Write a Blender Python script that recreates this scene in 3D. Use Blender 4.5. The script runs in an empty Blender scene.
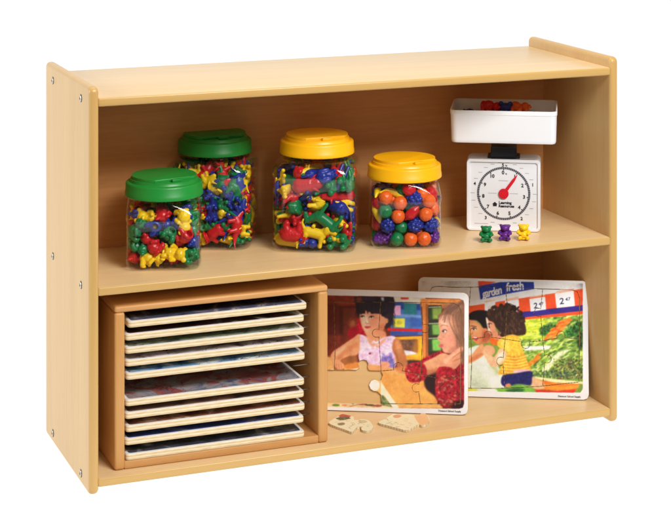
import bpy, bmesh, math, random
import numpy as np
from mathutils import Vector, Matrix, Quaternion, Euler
R = math.radians
random.seed(11)
scene = bpy.context.scene
COL = scene.collection

# ---------------------------------------------------------------- measured layout (metres)
CAM = (-0.8213, -3.3391, 1.2865); YAW = 0.3743; FPX = 1835.52; PCX = 335.0; PCY = -196.2
W, D, H, T = 1.1238, 0.3715, 0.76, 0.019           # shelf width, depth, height, board thickness
Z1, Z2, Z3 = 0.7388, 0.3859, 0.0301                # tops of the three shelves
ST = 0.0168                                        # shelf thickness
BACK = 0.297                                       # front face of the back panel

def px_on_z(u, v, z):
    "point of the plane z seen at photograph pixel (u, v); only used to lay out measured shapes"
    s, c = math.sin(YAW), math.cos(YAW)
    r, up = (u-PCX)/FPX, -(v-PCY)/FPX
    d = (r*c+s, -r*s+c, up); k = (z-CAM[2])/d[2]
    return (CAM[0]+k*d[0], CAM[1]+k*d[1])

def lin(c):
    return tuple(((x/255)/12.92 if x/255 <= .04045 else ((x/255+.055)/1.055)**2.4) for x in c)

# ---------------------------------------------------------------- scene helpers
def tag(o, label=None, cat=None, group=None, kind=None):
    if label: o['label'] = label
    if cat: o['category'] = cat
    if group: o['group'] = group
    if kind: o['kind'] = kind
    return o

def empty(name, loc=(0, 0, 0), rot=(0, 0, 0)):
    o = bpy.data.objects.new(name, None); COL.objects.link(o)
    o.location = loc; o.rotation_euler = rot; o.empty_display_size = .02
    return o

def link(name, me, mats, parent=None, smooth=None):
    o = bpy.data.objects.new(name, me); COL.objects.link(o)
    if not isinstance(mats, (list, tuple)): mats = [mats]
    if len(me.materials) == 0:
        for m in mats: me.materials.append(m)
    if parent: o.parent = parent
    return o

def mesh_from(bm, name, sharp=None):
    bmesh.ops.recalc_face_normals(bm, faces=bm.faces)
    me = bpy.data.meshes.new(name); bm.to_mesh(me); bm.free()
    if sharp is not None:
        for p in me.polygons: p.use_smooth = True
        me.set_sharp_from_angle(angle=R(sharp))
    return me

def rrect(w, h, r, n=6):
    "rounded rectangle outline centred on 0"
    pts = []
    r = min(r, w/2-1e-5, h/2-1e-5)
    for cx, cy, a0 in ((w/2-r, h/2-r, 0), (-w/2+r, h/2-r, 90), (-w/2+r, -h/2+r, 180), (w/2-r, -h/2+r, 270)):
        for i in range(n+1):
            a = R(a0+90*i/n); pts.append((cx+r*math.cos(a), cy+r*math.sin(a)))
    return pts

def prism(bm, pts, z0, z1, M=None, bev=0, seg=3):
    "extrude an outline from z0 to z1, round its rims by bev; returns faces"
    lo = [bm.verts.new((x, y, z0)) for x, y in pts]
    hi = [bm.verts.new((x, y, z1)) for x, y in pts]
    n = len(pts); fs = []
    f0 = bm.faces.new(list(reversed(lo))); f1 = bm.faces.new(hi); fs += [f0, f1]
    for i in range(n):
        fs.append(bm.faces.new((lo[i], lo[(i+1) % n], hi[(i+1) % n], hi[i])))
    vs = lo+hi
    if bev:
        ed = list(f0.edges)+list(f1.edges)
        res = bmesh.ops.bevel(bm, geom=ed, offset=bev, segments=seg, profile=.5, affect='EDGES', clamp_overlap=True)
        vs = list({v for v in vs if v.is_valid} | set(res['verts']))
    if M is not None:
        bmesh.ops.transform(bm, matrix=M, verts=[v for v in vs if v.is_valid])
    return fs

def pill(bm, w, h, r, z0, z1, bev, M=None, seg=5, n=8):
    "rounded rectangle plate whose rims are rounded over by bev"
    ins = [bev*(1-math.sin(R(90)*i/seg)) for i in range(seg+1)]; zz = [bev*(1-math.cos(R(90)*i/seg)) for i in range(seg+1)]
    rings = [[(x, y, z0+z) for x, y in rrect(w-2*d, h-2*d, max(r-d, .0008), n)] for d, z in zip(ins, zz)]
    rings += [[(x, y, z1-z) for x, y in rrect(w-2*d, h-2*d, max(r-d, .0008), n)] for d, z in reversed(list(zip(ins, zz)))]
    vs = loft(bm, rings)
    if M is not None: bmesh.ops.transform(bm, matrix=M, verts=[v for r_ in vs for v in r_])

def box(bm, x0, x1, y0, y1, z0, z1, bev=0, seg=3, corner=0):
    M = Matrix.Translation(((x0+x1)/2, (y0+y1)/2, 0))
    w, h = x1-x0, y1-y0
    pts = rrect(w, h, corner, 5) if corner else [(w/2, h/2), (-w/2, h/2), (-w/2, -h/2), (w/2, -h/2)]
    if bev and not corner:
        vs = bmesh.ops.create_cube(bm, size=1, matrix=Matrix.Translation(((x0+x1)/2, (y0+y1)/2, (z0+z1)/2)) @ Matrix.Diagonal((w, h, z1-z0, 1)))['verts']
        ed = list({e for v in vs for e in v.link_edges})
        bmesh.ops.bevel(bm, geom=ed, offset=bev, segments=seg, profile=.5, affect='EDGES', clamp_overlap=True)
    else:
        prism(bm, pts, z0, z1, M, bev, seg)

def loft(bm, rings, cap0=True, cap1=True, close=False):
    vs = [[bm.verts.new(p) for p in r] for r in rings]
    n = len(vs[0])
    for a, b in zip(vs[:-1], vs[1:]):
        for i in range(n):
            bm.faces.new((a[i], a[(i+1) % n], b[(i+1) % n], b[i]))
    if cap0: bm.faces.new(list(reversed(vs[0])))
    if cap1: bm.faces.new(vs[-1])
    return vs

def tube(bm, pts, r, n=8):
    pts = [Vector(p) for p in pts]; rings = []
    for i, p in enumerate(pts):
        t = (pts[min(i+1, len(pts)-1)]-pts[max(i-1, 0)]).normalized()
        a = t.orthogonal().normalized() if i == 0 else (a - t*a.dot(t)).normalized()
        b = t.cross(a)
        rings.append([p+(a*math.cos(2*math.pi*k/n)+b*math.sin(2*math.pi*k/n))*r for k in range(n)])
    loft(bm, rings)

# ---------------------------------------------------------------- materials
def newmat(name):
    m = bpy.data.materials.new(name); m.use_nodes = True
    nt = m.node_tree; nt.nodes.clear()
    out = nt.nodes.new('ShaderNodeOutputMaterial')
    return m, nt, out

def N(nt, t, **kw):
    n = nt.nodes.new(t)
    for k, v in kw.items(): setattr(n, k, v)
    return n

def principled(name, col, rough=.4, spec=.5, metal=0, noise=0, nscale=60, bump=0, bscale=300, sss=0, coat=0):
    m, nt, out = newmat(name); L = nt.links.new
    p = N(nt, 'ShaderNodeBsdfPrincipled'); L(p.outputs[0], out.inputs[0])
    c = lin(col)
    p.inputs['Base Color'].default_value = (*c, 1); p.inputs['Roughness'].default_value = rough
    p.inputs['Specular IOR Level'].default_value = spec; p.inputs['Metallic'].default_value = metal
    p.inputs['Coat Weight'].default_value = coat
    if sss:
        p.inputs['Subsurface Weight'].default_value = sss; p.inputs['Subsurface Scale'].default_value = .002
    tc = N(nt, 'ShaderNodeTexCoord')
    if noise:
        nz = N(nt, 'ShaderNodeTexNoise'); nz.inputs['Scale'].default_value = nscale; nz.inputs['Detail'].default_value = 4
        L(tc.outputs['Object'], nz.inputs['Vector'])
        mr = N(nt, 'ShaderNodeMapRange'); mr.inputs['To Min'].default_value = 1-noise; mr.inputs['To Max'].default_value = 1+noise
        mx = N(nt, 'ShaderNodeMix', data_type='RGBA', blend_type='MULTIPLY'); mx.inputs['Factor'].default_value = 1
        mx.inputs['A'].default_value = (*c, 1)
        L(nz.outputs['Fac'], mr.inputs['Value']); L(mr.outputs[0], mx.inputs['B']); L(mx.outputs['Result'], p.inputs['Base Color'])
    if bump:
        nb = N(nt, 'ShaderNodeTexNoise'); nb.inputs['Scale'].default_value = bscale; nb.inputs['Detail'].default_value = 3
        L(tc.outputs['Object'], nb.inputs['Vector'])
        b = N(nt, 'ShaderNodeBump'); b.inputs['Strength'].default_value = bump; b.inputs['Distance'].default_value = .001
        L(nb.outputs['Fac'], b.inputs['Height']); L(b.outputs[0], p.inputs['Normal'])
    return m

def wood(name, light, dark, axis=2, grain=1.0, rough=.38, contrast=1.0, seed=0.0, spec=.4):
    "pale maple-like figure running along one object axis"
    m, nt, out = newmat(name); L = nt.links.new
    p = N(nt, 'ShaderNodeBsdfPrincipled'); L(p.outputs[0], out.inputs[0])
    tc = N(nt, 'ShaderNodeTexCoord')
    def streak(across, along, off):
        mp = N(nt, 'ShaderNodeMapping')
        s = [across*grain]*3; s[axis] = along*grain
        mp.inputs['Scale'].default_value = s; mp.inputs['Location'].default_value = (seed+off, seed*1.7-off, seed*.6+off)
        L(tc.outputs['Object'], mp.inputs['Vector'])
        n = N(nt, 'ShaderNodeTexNoise'); n.inputs['Scale'].default_value = 1; n.inputs['Detail'].default_value = 5
        n.inputs['Roughness'].default_value = .6; n.inputs['Distortion'].default_value = .6
        L(mp.outputs[0], n.inputs['Vector']); return n
    broad, fine, fleck = streak(14, 1.1, 0), streak(120, 5, 3.1), streak(420, 42, 7.7)
    m1 = N(nt, 'ShaderNodeMath', operation='MULTIPLY_ADD'); m1.inputs[1].default_value = .45
    m2 = N(nt, 'ShaderNodeMath', operation='MULTIPLY_ADD'); m2.inputs[1].default_value = .35
    m3 = N(nt, 'ShaderNodeMath', operation='MULTIPLY'); m3.inputs[1].default_value = .2
    L(fleck.outputs['Fac'], m3.inputs[0]); L(fine.outputs['Fac'], m2.inputs[0]); L(m3.outputs[0], m2.inputs[2])
    L(broad.outputs['Fac'], m1.inputs[0]); L(m2.outputs[0], m1.inputs[2])
    mr = N(nt, 'ShaderNodeMapRange'); mr.inputs['From Min'].default_value = .5-.16/contrast; mr.inputs['From Max'].default_value = .5+.16/contrast
    L(m1.outputs[0], mr.inputs['Value'])
    mx = N(nt, 'ShaderNodeMix', data_type='RGBA'); mx.inputs['A'].default_value = (*lin(dark), 1); mx.inputs['B'].default_value = (*lin(light), 1)
    L(mr.outputs[0], mx.inputs['Factor']); L(mx.outputs['Result'], p.inputs['Base Color'])
    p.inputs['Roughness'].default_value = rough; p.inputs['Specular IOR Level'].default_value = spec
    b = N(nt, 'ShaderNodeBump'); b.inputs['Strength'].default_value = .12; b.inputs['Distance'].default_value = .0004
    L(fine.outputs['Fac'], b.inputs['Height']); L(b.outputs[0], p.inputs['Normal'])
    return m

def ply_edge(name):
    "pale thin plywood seen on its sawn edge: three plies and short end-grain flecks"
    m, nt, out = newmat(name); L = nt.links.new
    p = N(nt, 'ShaderNodeBsdfPrincipled'); L(p.outputs[0], out.inputs[0]); p.inputs['Roughness'].default_value = .55; p.inputs['Specular IOR Level'].default_value = .3
    tc = N(nt, 'ShaderNodeTexCoord'); sp = N(nt, 'ShaderNodeSeparateXYZ'); L(tc.outputs['Object'], sp.inputs[0])
    nz = N(nt, 'ShaderNodeTexNoise'); nz.inputs['Scale'].default_value = 1; nz.inputs['Detail'].default_value = 4
    mp = N(nt, 'ShaderNodeMapping'); mp.inputs['Scale'].default_value = (60, 60, 500); L(tc.outputs['Object'], mp.inputs[0]); L(mp.outputs[0], nz.inputs['Vector'])
    a = N(nt, 'ShaderNodeMath', operation='MULTIPLY_ADD'); a.inputs[1].default_value = .0012; L(nz.outputs['Fac'], a.inputs[0]); L(sp.outputs['Z'], a.inputs[2])
    b = N(nt, 'ShaderNodeMath', operation='MULTIPLY'); b.inputs[1].default_value = 2*math.pi/.0062; L(a.outputs[0], b.inputs[0])
    c = N(nt, 'ShaderNodeMath', operation='COSINE'); L(b.outputs[0], c.inputs[0])
    d = N(nt, 'ShaderNodeMath', operation='MULTIPLY_ADD'); d.inputs[1].default_value = .28; L(c.outputs[0], d.inputs[0]); L(nz.outputs['Fac'], d.inputs[2])
    mx = N(nt, 'ShaderNodeMix', data_type='RGBA'); mx.inputs['A'].default_value = (*lin((204, 172, 120)), 1); mx.inputs['B'].default_value = (*lin((244, 230, 198)), 1)
    L(d.outputs[0], mx.inputs['Factor']); L(mx.outputs['Result'], p.inputs['Base Color'])
    return m

def vcol(name, rough=.35, spec=.45, bump=0):
    "material that shows the printed colours stored on the mesh"
    m, nt, out = newmat(name); L = nt.links.new
    p = N(nt, 'ShaderNodeBsdfPrincipled'); L(p.outputs[0], out.inputs[0])
    a = N(nt, 'ShaderNodeAttribute', attribute_name='print'); L(a.outputs['Color'], p.inputs['Base Color'])
    p.inputs['Roughness'].default_value = rough; p.inputs['Specular IOR Level'].default_value = spec
    return m

def clear_plastic(name):
    m, nt, out = newmat(name); L = nt.links.new
    tr = N(nt, 'ShaderNodeBsdfTransparent'); tr.inputs[0].default_value = (.975, .985, .985, 1)
    gl = N(nt, 'ShaderNodeBsdfAnisotropic'); gl.inputs['Roughness'].default_value = .06; gl.inputs['Color'].default_value = (1, 1, 1, 1)
    lw = N(nt, 'ShaderNodeLayerWeight'); lw.inputs['Blend'].default_value = .5
    pw = N(nt, 'ShaderNodeMath', operation='POWER'); pw.inputs[1].default_value = 3.5
    ma = N(nt, 'ShaderNodeMath', operation='MULTIPLY_ADD'); ma.inputs[1].default_value = .75; ma.inputs[2].default_value = .02
    mx = N(nt, 'ShaderNodeMixShader')
    L(lw.outputs['Facing'], pw.inputs[0]); L(pw.outputs[0], ma.inputs[0]); L(ma.outputs[0], mx.inputs[0])
    L(tr.outputs[0], mx.inputs[1]); L(gl.outputs[0], mx.inputs[2]); L(mx.outputs[0], out.inputs[0])
    return m
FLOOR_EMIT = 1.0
WORLD = .10
LAMPS = [('key_softbox', (1.0, -2.4, 2.62), (.55, .1, .4), 1.5, 1.0, 126, (1, .985, .965)),
         ('top_softbox', (.35, .35, 2.5), (.5, .15, .4), 1.6, .9, 15, (1, .985, .965)),
         ('side_softbox', (-2.3, .45, 1.2), (.0, .2, .45), 1.0, 1.0, 38, (.98, .99, 1))]
# ---------------------------------------------------------------- little plastic figures, fused into one skin each
def eval_mesh(ob, name):
    bpy.context.view_layer.update()
    dg = bpy.context.evaluated_depsgraph_get()
    me = bpy.data.meshes.new_from_object(ob.evaluated_get(dg)); me.name = name
    return me

def fuse(name, balls, voxel, cut=None, smooth=3, recenter=True):
    "balls: (x,y,z, rx,ry,rz[, Euler]) ellipsoids, melted together by a voxel remesh"
    bm = bmesh.new()
    for b in balls:
        M = Matrix.Translation(b[:3]) @ (Euler(b[6]).to_matrix().to_4x4() if len(b) > 6 else Matrix.Identity(4)) @ Matrix.Diagonal((b[3], b[4], b[5], 1))
        bmesh.ops.create_icosphere(bm, subdivisions=2, radius=1, matrix=M)
    me = bpy.data.meshes.new(name+'_raw'); bm.to_mesh(me); bm.free()
    o = bpy.data.objects.new(name+'_raw', me); COL.objects.link(o)
    rm = o.modifiers.new('r', 'REMESH'); rm.mode = 'VOXEL'; rm.voxel_size = voxel; rm.use_smooth_shade = True
    sm = o.modifiers.new('s', 'SMOOTH'); sm.factor = .5; sm.iterations = smooth
    tmp = None
    if cut:
        cb = bmesh.new()
        bmesh.ops.create_cone(cb, cap_ends=True, segments=24, radius1=cut[3], radius2=cut[3]*.8, depth=cut[4], matrix=Matrix.Translation(cut[:3]))
        cm = bpy.data.meshes.new('cut'); cb.to_mesh(cm); cb.free()
        tmp = bpy.data.objects.new('cut', cm); COL.objects.link(tmp)
        bo = o.modifiers.new('b', 'BOOLEAN'); bo.operation = 'DIFFERENCE'; bo.object = tmp; bo.solver = 'EXACT'
    out = eval_mesh(o, name)
    bpy.data.objects.remove(o); bpy.data.meshes.remove(me)
    if tmp: bpy.data.objects.remove(tmp)
    out.materials.clear()
    co = np.empty(len(out.vertices)*3, np.float32); out.vertices.foreach_get('co', co); co = co.reshape(-1, 3)
    if recenter:
        c = (co.min(0)+co.max(0))/2; co = co-c
    else:
        co = co-np.array([0, 0, co[:, 2].min()], np.float32)
    out.vertices.foreach_set('co', co.ravel())
    for p in out.polygons: p.use_smooth = True
    if cut: out.set_sharp_from_angle(angle=R(50))
    out.update()
    return out

def chain(pts, k=.45):
    "balls strung along joints (x,y,z,r)"
    out = []
    for a, b in zip(pts[:-1], pts[1:]):
        a, b = np.array(a, float), np.array(b, float)
        n = max(1, int(np.linalg.norm(b[:3]-a[:3])/(k*min(a[3], b[3]))))
        n = min(n, 30)
        for i in range(n+1):
            p = a+(b-a)*i/n; out.append((p[0], p[1], p[2], p[3], p[3], p[3]))
    return out

def mir(pts): return [(x, -y, z, r) for x, y, z, r in pts]

def sc(balls, s, fat=1.0): return [tuple(v*s for v in b[:3])+tuple(v*s*fat for v in b[3:6])+tuple(b[6:]) for b in balls]

def bear_balls(ear=1.0):
    b = [(0, 0, .0130, .0122, .0112, .0128), (0, 0, .0020, .0108, .0100, .0045), (0, -.001, .0318, .0115, .0102, .0096),
         (0, -.0105, .0300, .0050, .0042, .0038), (0, -.0142, .0312, .0018, .0015, .0013), (0, -.0102, .0125, .0068, .0030, .0068)]
    for s in (-1, 1):
        b += [(s*.0092, .0005, .0392-.0022*(1-ear)*4, .0052*ear, .0032, .0050*ear)]
        b += chain([(s*.0110, -.001, .0220, .0040), (s*.0132, -.0060, .0178, .0038), (s*.0095, -.0105, .0165, .0036)])
        b += chain([(s*.0070, -.004, .0050, .0054), (s*.0090, -.0110, .0046, .0052)])
        b += [(s*.0090, -.0145, .0060, .0044, .0024, .0054)]
    return b

def quad(body, legs, neck, tail, extra=()):
    b = chain(body)+chain(neck)+chain(tail)+list(extra)
    for l in legs: b += chain(l)+chain(mir(l))
    return b

def dino_rex():
    b = chain([(-.036, 0, .0125, .0012), (-.022, .002, .015, .0032), (-.010, 0, .0185, .0062), (0, 0, .021, .0088), (.008, 0, .0275, .0074), (.013, 0, .0345, .0056)])
    b += chain([(.012, 0, .0375, .0056), (.0235, 0, .0375, .0036)])+chain([(.014, 0, .0335, .0035), (.0225, 0, .0318, .0024)])
    for s in (-1, 1):
        b += chain([(-.002, s*.0065, .019, .0056), (.004, s*.009, .011, .0038), (-.001, s*.009, .005, .0026), (.001, s*.009, .0020, .0026), (.0085, s*.0095, .0016, .0020)])
        b += chain([(.009, s*.006, .025, .0026), (.0145, s*.007, .0215, .0018), (.0175, s*.0055, .0232, .0015)])
    return b

def dino_stego():
    b = quad([(-.014, 0, .016, .0075), (0, 0, .0205, .0105), (.012, 0, .0160, .0072)],
             [[(-.011, .006, .014, .0052), (-.012, .0075, .007, .0034), (-.011, .0075, .0022, .0034)], [(.011, .005, .012, .0042), (.0115, .0065, .006, .003), (.0125, .0065, .0022, .0031)]],
             [(.012, 0, .0150, .006), (.021, 0, .0125, .0042), (.0285, 0, .0112, .0028)], [(-.014, 0, .0155, .006), (-.025, 0, .0125, .0036), (-.036, 0, .0110, .0014)])
    for i, (x, z, r) in enumerate(((-.024, .0185, .0036), (-.0155, .0265, .0056), (-.005, .0335, .0070), (.006, .0325, .0064), (.0145, .0245, .0046), (.021, .0185, .0032))):
        b += [(x, (-1)**i*.0018, z, r*.72, .0013, r)]
    for s in (-1, 1): b += chain([(-.031, 0, .0115, .0016), (-.034, s*.006, .0165, .0009)])
    return b

def dino_bronto():
    return quad([(-.011, 0, .0175, .0092), (.002, 0, .0185, .0104), (.010, 0, .018, .0080)],
                [[(-.010, .006, .0135, .0050), (-.010, .0075, .007, .0038), (-.010, .0075, .0024, .0040)], [(.009, .0055, .0135, .0045), (.0095, .007, .007, .0036), (.0095, .007, .0024, .0038)]],
                [(.010, 0, .020, .0072), (.0185, 0, .0285, .0042), (.0225, 0, .039, .0031), (.0245, 0, .0455, .0030), (.0315, 0, .0450, .0030)],
                [(-.011, 0, .0165, .0075), (-.023, .002, .0115, .0042), (-.034, .006, .0075, .0022), (-.042, .011, .0065, .0011)])

def dino_tric():
    b = quad([(-.013, 0, .0155, .0085), (0, 0, .0170, .0100), (.009, 0, .0160, .0085)],
             [[(-.011, .0065, .012, .0050), (-.0115, .0075, .006, .0036), (-.011, .0075, .0024, .0037)], [(.008, .006, .012, .0045), (.0095, .0075, .006, .0034), (.010, .0075, .0024, .0036)]],
             [(.010, 0, .0165, .0075), (.020, 0, .0150, .0062), (.0285, 0, .0110, .0036)], [(-.013, 0, .014, .0062), (-.024, 0, .010, .0034), (-.034, 0, .0075, .0012)])
    b += [(.0145, 0, .0235, .0026, .0115, .0105, (0, R(-28), 0))]
    for s in (-1, 1): b += chain([(.0205, s*.004, .0195, .0022), (.0295, s*.005, .0255, .0008)])
    b += chain([(.0265, 0, .0145, .0018), (.0295, 0, .0185, .0008)])
    return b

def four_legs(x0, x1, y, z, r, zf=.0):
    return [[(x0, y, z, r*1.35), (x0-.002, y*1.05, z*.5, r*.95), (x0, y*1.05, r+zf, r)], [(x1, y, z, r*1.25), (x1+.0005, y*1.05, z*.5, r*.92), (x1+.001, y*1.05, r+zf, r)]]

def pet_horse():
    b = quad([(-.016, 0, .027, .0088), (0, 0, .0265, .0085), (.013, 0, .0275, .0085)], four_legs(-.017, .014, .0052, .022, .0031),
             [(.015, 0, .030, .0072), (.0225, 0, .0405, .0048), (.0245, 0, .0455, .0046), (.0335, 0, .0385, .0036)], [(-.022, 0, .031, .0028), (-.028, 0, .026, .0026), (-.029, 0, .016, .0018)])
    for s in (-1, 1): b += chain([(.0235, s*.0025, .0495, .0016), (.0238, s*.003, .0535, .0008)])
    return b+[(.0185, 0, .0415, .0045, .0014, .009, (0, R(30), 0))]

def pet_elephant():
    b = quad([(-.013, 0, .0245, .0125), (.004, 0, .0255, .0130)], four_legs(-.013, .009, .0068, .017, .0052),
             [(.010, 0, .028, .0105), (.019, 0, .031, .0098)], [(-.024, 0, .027, .0018), (-.028, 0, .019, .0013)])
    b += chain([(.025, 0, .030, .0056), (.031, 0, .022, .0040), (.0325, 0, .0125, .0031), (.0365, 0, .0085, .0026)])
    for s in (-1, 1): b += [(.0135, s*.0115, .030, .0085, .0016, .0095, (0, 0, R(s*32)))]
    return b

def pet_dog():
    b = quad([(-.014, 0, .0205, .0075), (.010, 0, .0215, .0080)], four_legs(-.015, .011, .0052, .017, .0032),
             [(.012, 0, .0245, .0066), (.0185, 0, .0325, .0070), (.0225, 0, .0325, .0060), (.0305, 0, .0295, .0036)], [(-.020, 0, .024, .0026), (-.026, 0, .0325, .0020), (-.0255, 0, .0385, .0014)])
    for s in (-1, 1): b += [(.0165, s*.0070, .0325, .0038, .0016, .0068)]
    return b

def pet_cow():
    b = quad([(-.017, 0, .0235, .0105), (.012, 0, .0240, .0108)], four_legs(-.017, .013, .0065, .018, .0036),
             [(.015, 0, .0275, .0080), (.0235, 0, .0335, .0066), (.0345, 0, .0285, .0048)], [(-.0265, 0, .0295, .0022), (-.0290, 0, .020, .0014), (-.0290, 0, .0135, .0020)])
    for s in (-1, 1): b += chain([(.0235, s*.004, .0385, .0020), (.0245, s*.0085, .0415, .0016), (.0255, s*.0095, .0455, .0008)])+[(.0215, s*.0088, .0340, .0018, .0042, .0026)]
    return b

def pet_rabbit():
    b = [(0, 0, .0135, .0155, .0105, .0130), (-.008, 0, .0120, .0115, .0125, .0115), (.0125, 0, .0260, .0095, .0082, .0085), (-.0195, 0, .0130, .0045, .0045, .0045)]
    for s in (-1, 1):
        b += chain([(.0095, s*.0035, .0330, .0026), (.0035, s*.0055, .0435, .0034), (-.0005, s*.0060, .0500, .0020)])
        b += chain([(.010, s*.005, .010, .0040), (.0165, s*.005, .0030, .0030)])+[(-.004, s*.0095, .0045, .0105, .0042, .0045)]
    return b

def fruit_orange(): return [(0, 0, 0, .0148, .0148, .0143), (0, 0, .0140, .0022, .0022, .0016)]
def fruit_apple(): return [(math.cos(a)*.0035, math.sin(a)*.0035, 0, .0112, .0112, .0128) for a in np.linspace(0, 6.28, 9)]+chain([(0, 0, .010, .0014), (.001, 0, .0165, .0012)])
def fruit_strawberry(): return chain([(0, 0, -.0150, .0035), (0, 0, -.004, .0098), (0, 0, .006, .0112), (0, 0, .0115, .0078)])+chain([(0, 0, .0165, .0030), (0, 0, .0215, .0018)])
def fruit_banana():
    pts = []
    for i in range(9):
        a = R(-62+124*i/8); r = (.0022, .0045, .0064, .0074, .0076, .0074, .0064, .0042, .0022)[i]
        pts.append((math.sin(a)*.027, 0, (1-math.cos(a))*.027, r))
    return chain(pts)+chain([pts[-1], (math.sin(R(72))*.0285, 0, (1-math.cos(R(72)))*.0285+.001, .0018)])
def cluster(n, rx, rz, r, seed, taper=0):
    rnd = random.Random(seed); out = [(0, 0, 0, rx*.82, rx*.82, rz*.82)]
    for i in range(n):
        z = 1-2*(i+.5)/n; a = i*2.39996; q = math.sqrt(1-z*z)*(1+taper*z)
        out.append((q*math.cos(a)*rx, q*math.sin(a)*rx, z*rz, r, r, r))
    return out
def fruit_berry(): return cluster(26, .0108, .0135, .0046, 1)
def fruit_grapes(): return cluster(44, .0118, .0200, .0044, 2, .42)+chain([(0, 0, .021, .0020), (0, 0, .027, .0015)])

FIGS = {}
def build_figs():
    for nm, fn, vx, s in (('rex', dino_rex, .0011, 1.05), ('stego', dino_stego, .00105, 1.0), ('bronto', dino_bronto, .0011, 1.0), ('tric', dino_tric, .00105, 1.05),
                          ('horse', pet_horse, .0012, 1.12), ('elephant', pet_elephant, .0013, 1.05), ('dog', pet_dog, .0012, 1.15), ('cow', pet_cow, .0013, 1.05), ('rabbit', pet_rabbit, .0012, 1.0),
                          ('orange', fruit_orange, .0012, 1), ('apple', fruit_apple, .0012, 1.0), ('strawberry', fruit_strawberry, .0012, 1), ('banana', fruit_banana, .0012, 1.08),
                          ('berry', fruit_berry, .0011, 1.05), ('grapes', fruit_grapes, .0011, 1)):
        fat = 1.0 if nm in ('orange', 'apple', 'strawberry', 'banana', 'berry', 'grapes') else (1.14 if nm in ('rex', 'stego', 'bronto', 'tric') else 1.17)
        FIGS[nm] = fuse(nm, sc(fn(), s*(1.0 if fat == 1 else 1.06), fat), vx, smooth=2)
    FIGS['bear'] = fuse('bear', sc(bear_balls(), 1.1), .001, cut=(0, .001, .003, .0066, .012), smooth=2)
    FIGS['bear_up'] = fuse('bear_up', [(x*.90, y*.90, z*.75, a*.90, b_*.90, c*.75) for x, y, z, a, b_, c in bear_balls(.78)], .0008, smooth=2, recenter=False)
# ---------------------------------------------------------------- printed puzzle pictures (colour per vertex of a fine grid)
BW, BH, BT = .361, .2425, .009          # puzzle board width, height, thickness
CELL = .0008
LEAN = R(12)

def blur(a, n):
    "box blur twice by n pixels each way, edges held"
    if n <= 0: return a
    for _ in range(2):
        for ax in (0, 1):
            pad = [(0, 0)]*a.ndim; pad[ax] = (n+1, n)
            c = np.cumsum(np.pad(a, pad, mode='edge'), axis=ax)
            s0 = [slice(None)]*a.ndim; s1 = [slice(None)]*a.ndim
            s0[ax] = slice(2*n+1, None); s1[ax] = slice(None, -(2*n+1))
            a = (c[tuple(s0)]-c[tuple(s1)])/(2*n+1)
    return a

def catmull(p, closed=True, k=6):
    p = np.array(p, float); n = len(p); out = []
    rng = range(n) if closed else range(n-1)
    for i in rng:
        if closed: a, b, c, d = p[i-1], p[i], p[(i+1) % n], p[(i+2) % n]
        else: a, b, c, d = p[max(i-1, 0)], p[i], p[i+1], p[min(i+2, n-1)]
        for j in range(k):
            t = j/k
            out.append(.5*((2*b)+(c-a)*t+(2*a-5*b+4*c-d)*t*t+(3*b-a-3*c+d)*t**3))
    if not closed: out.append(p[-1])
    return np.array(out)

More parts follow.
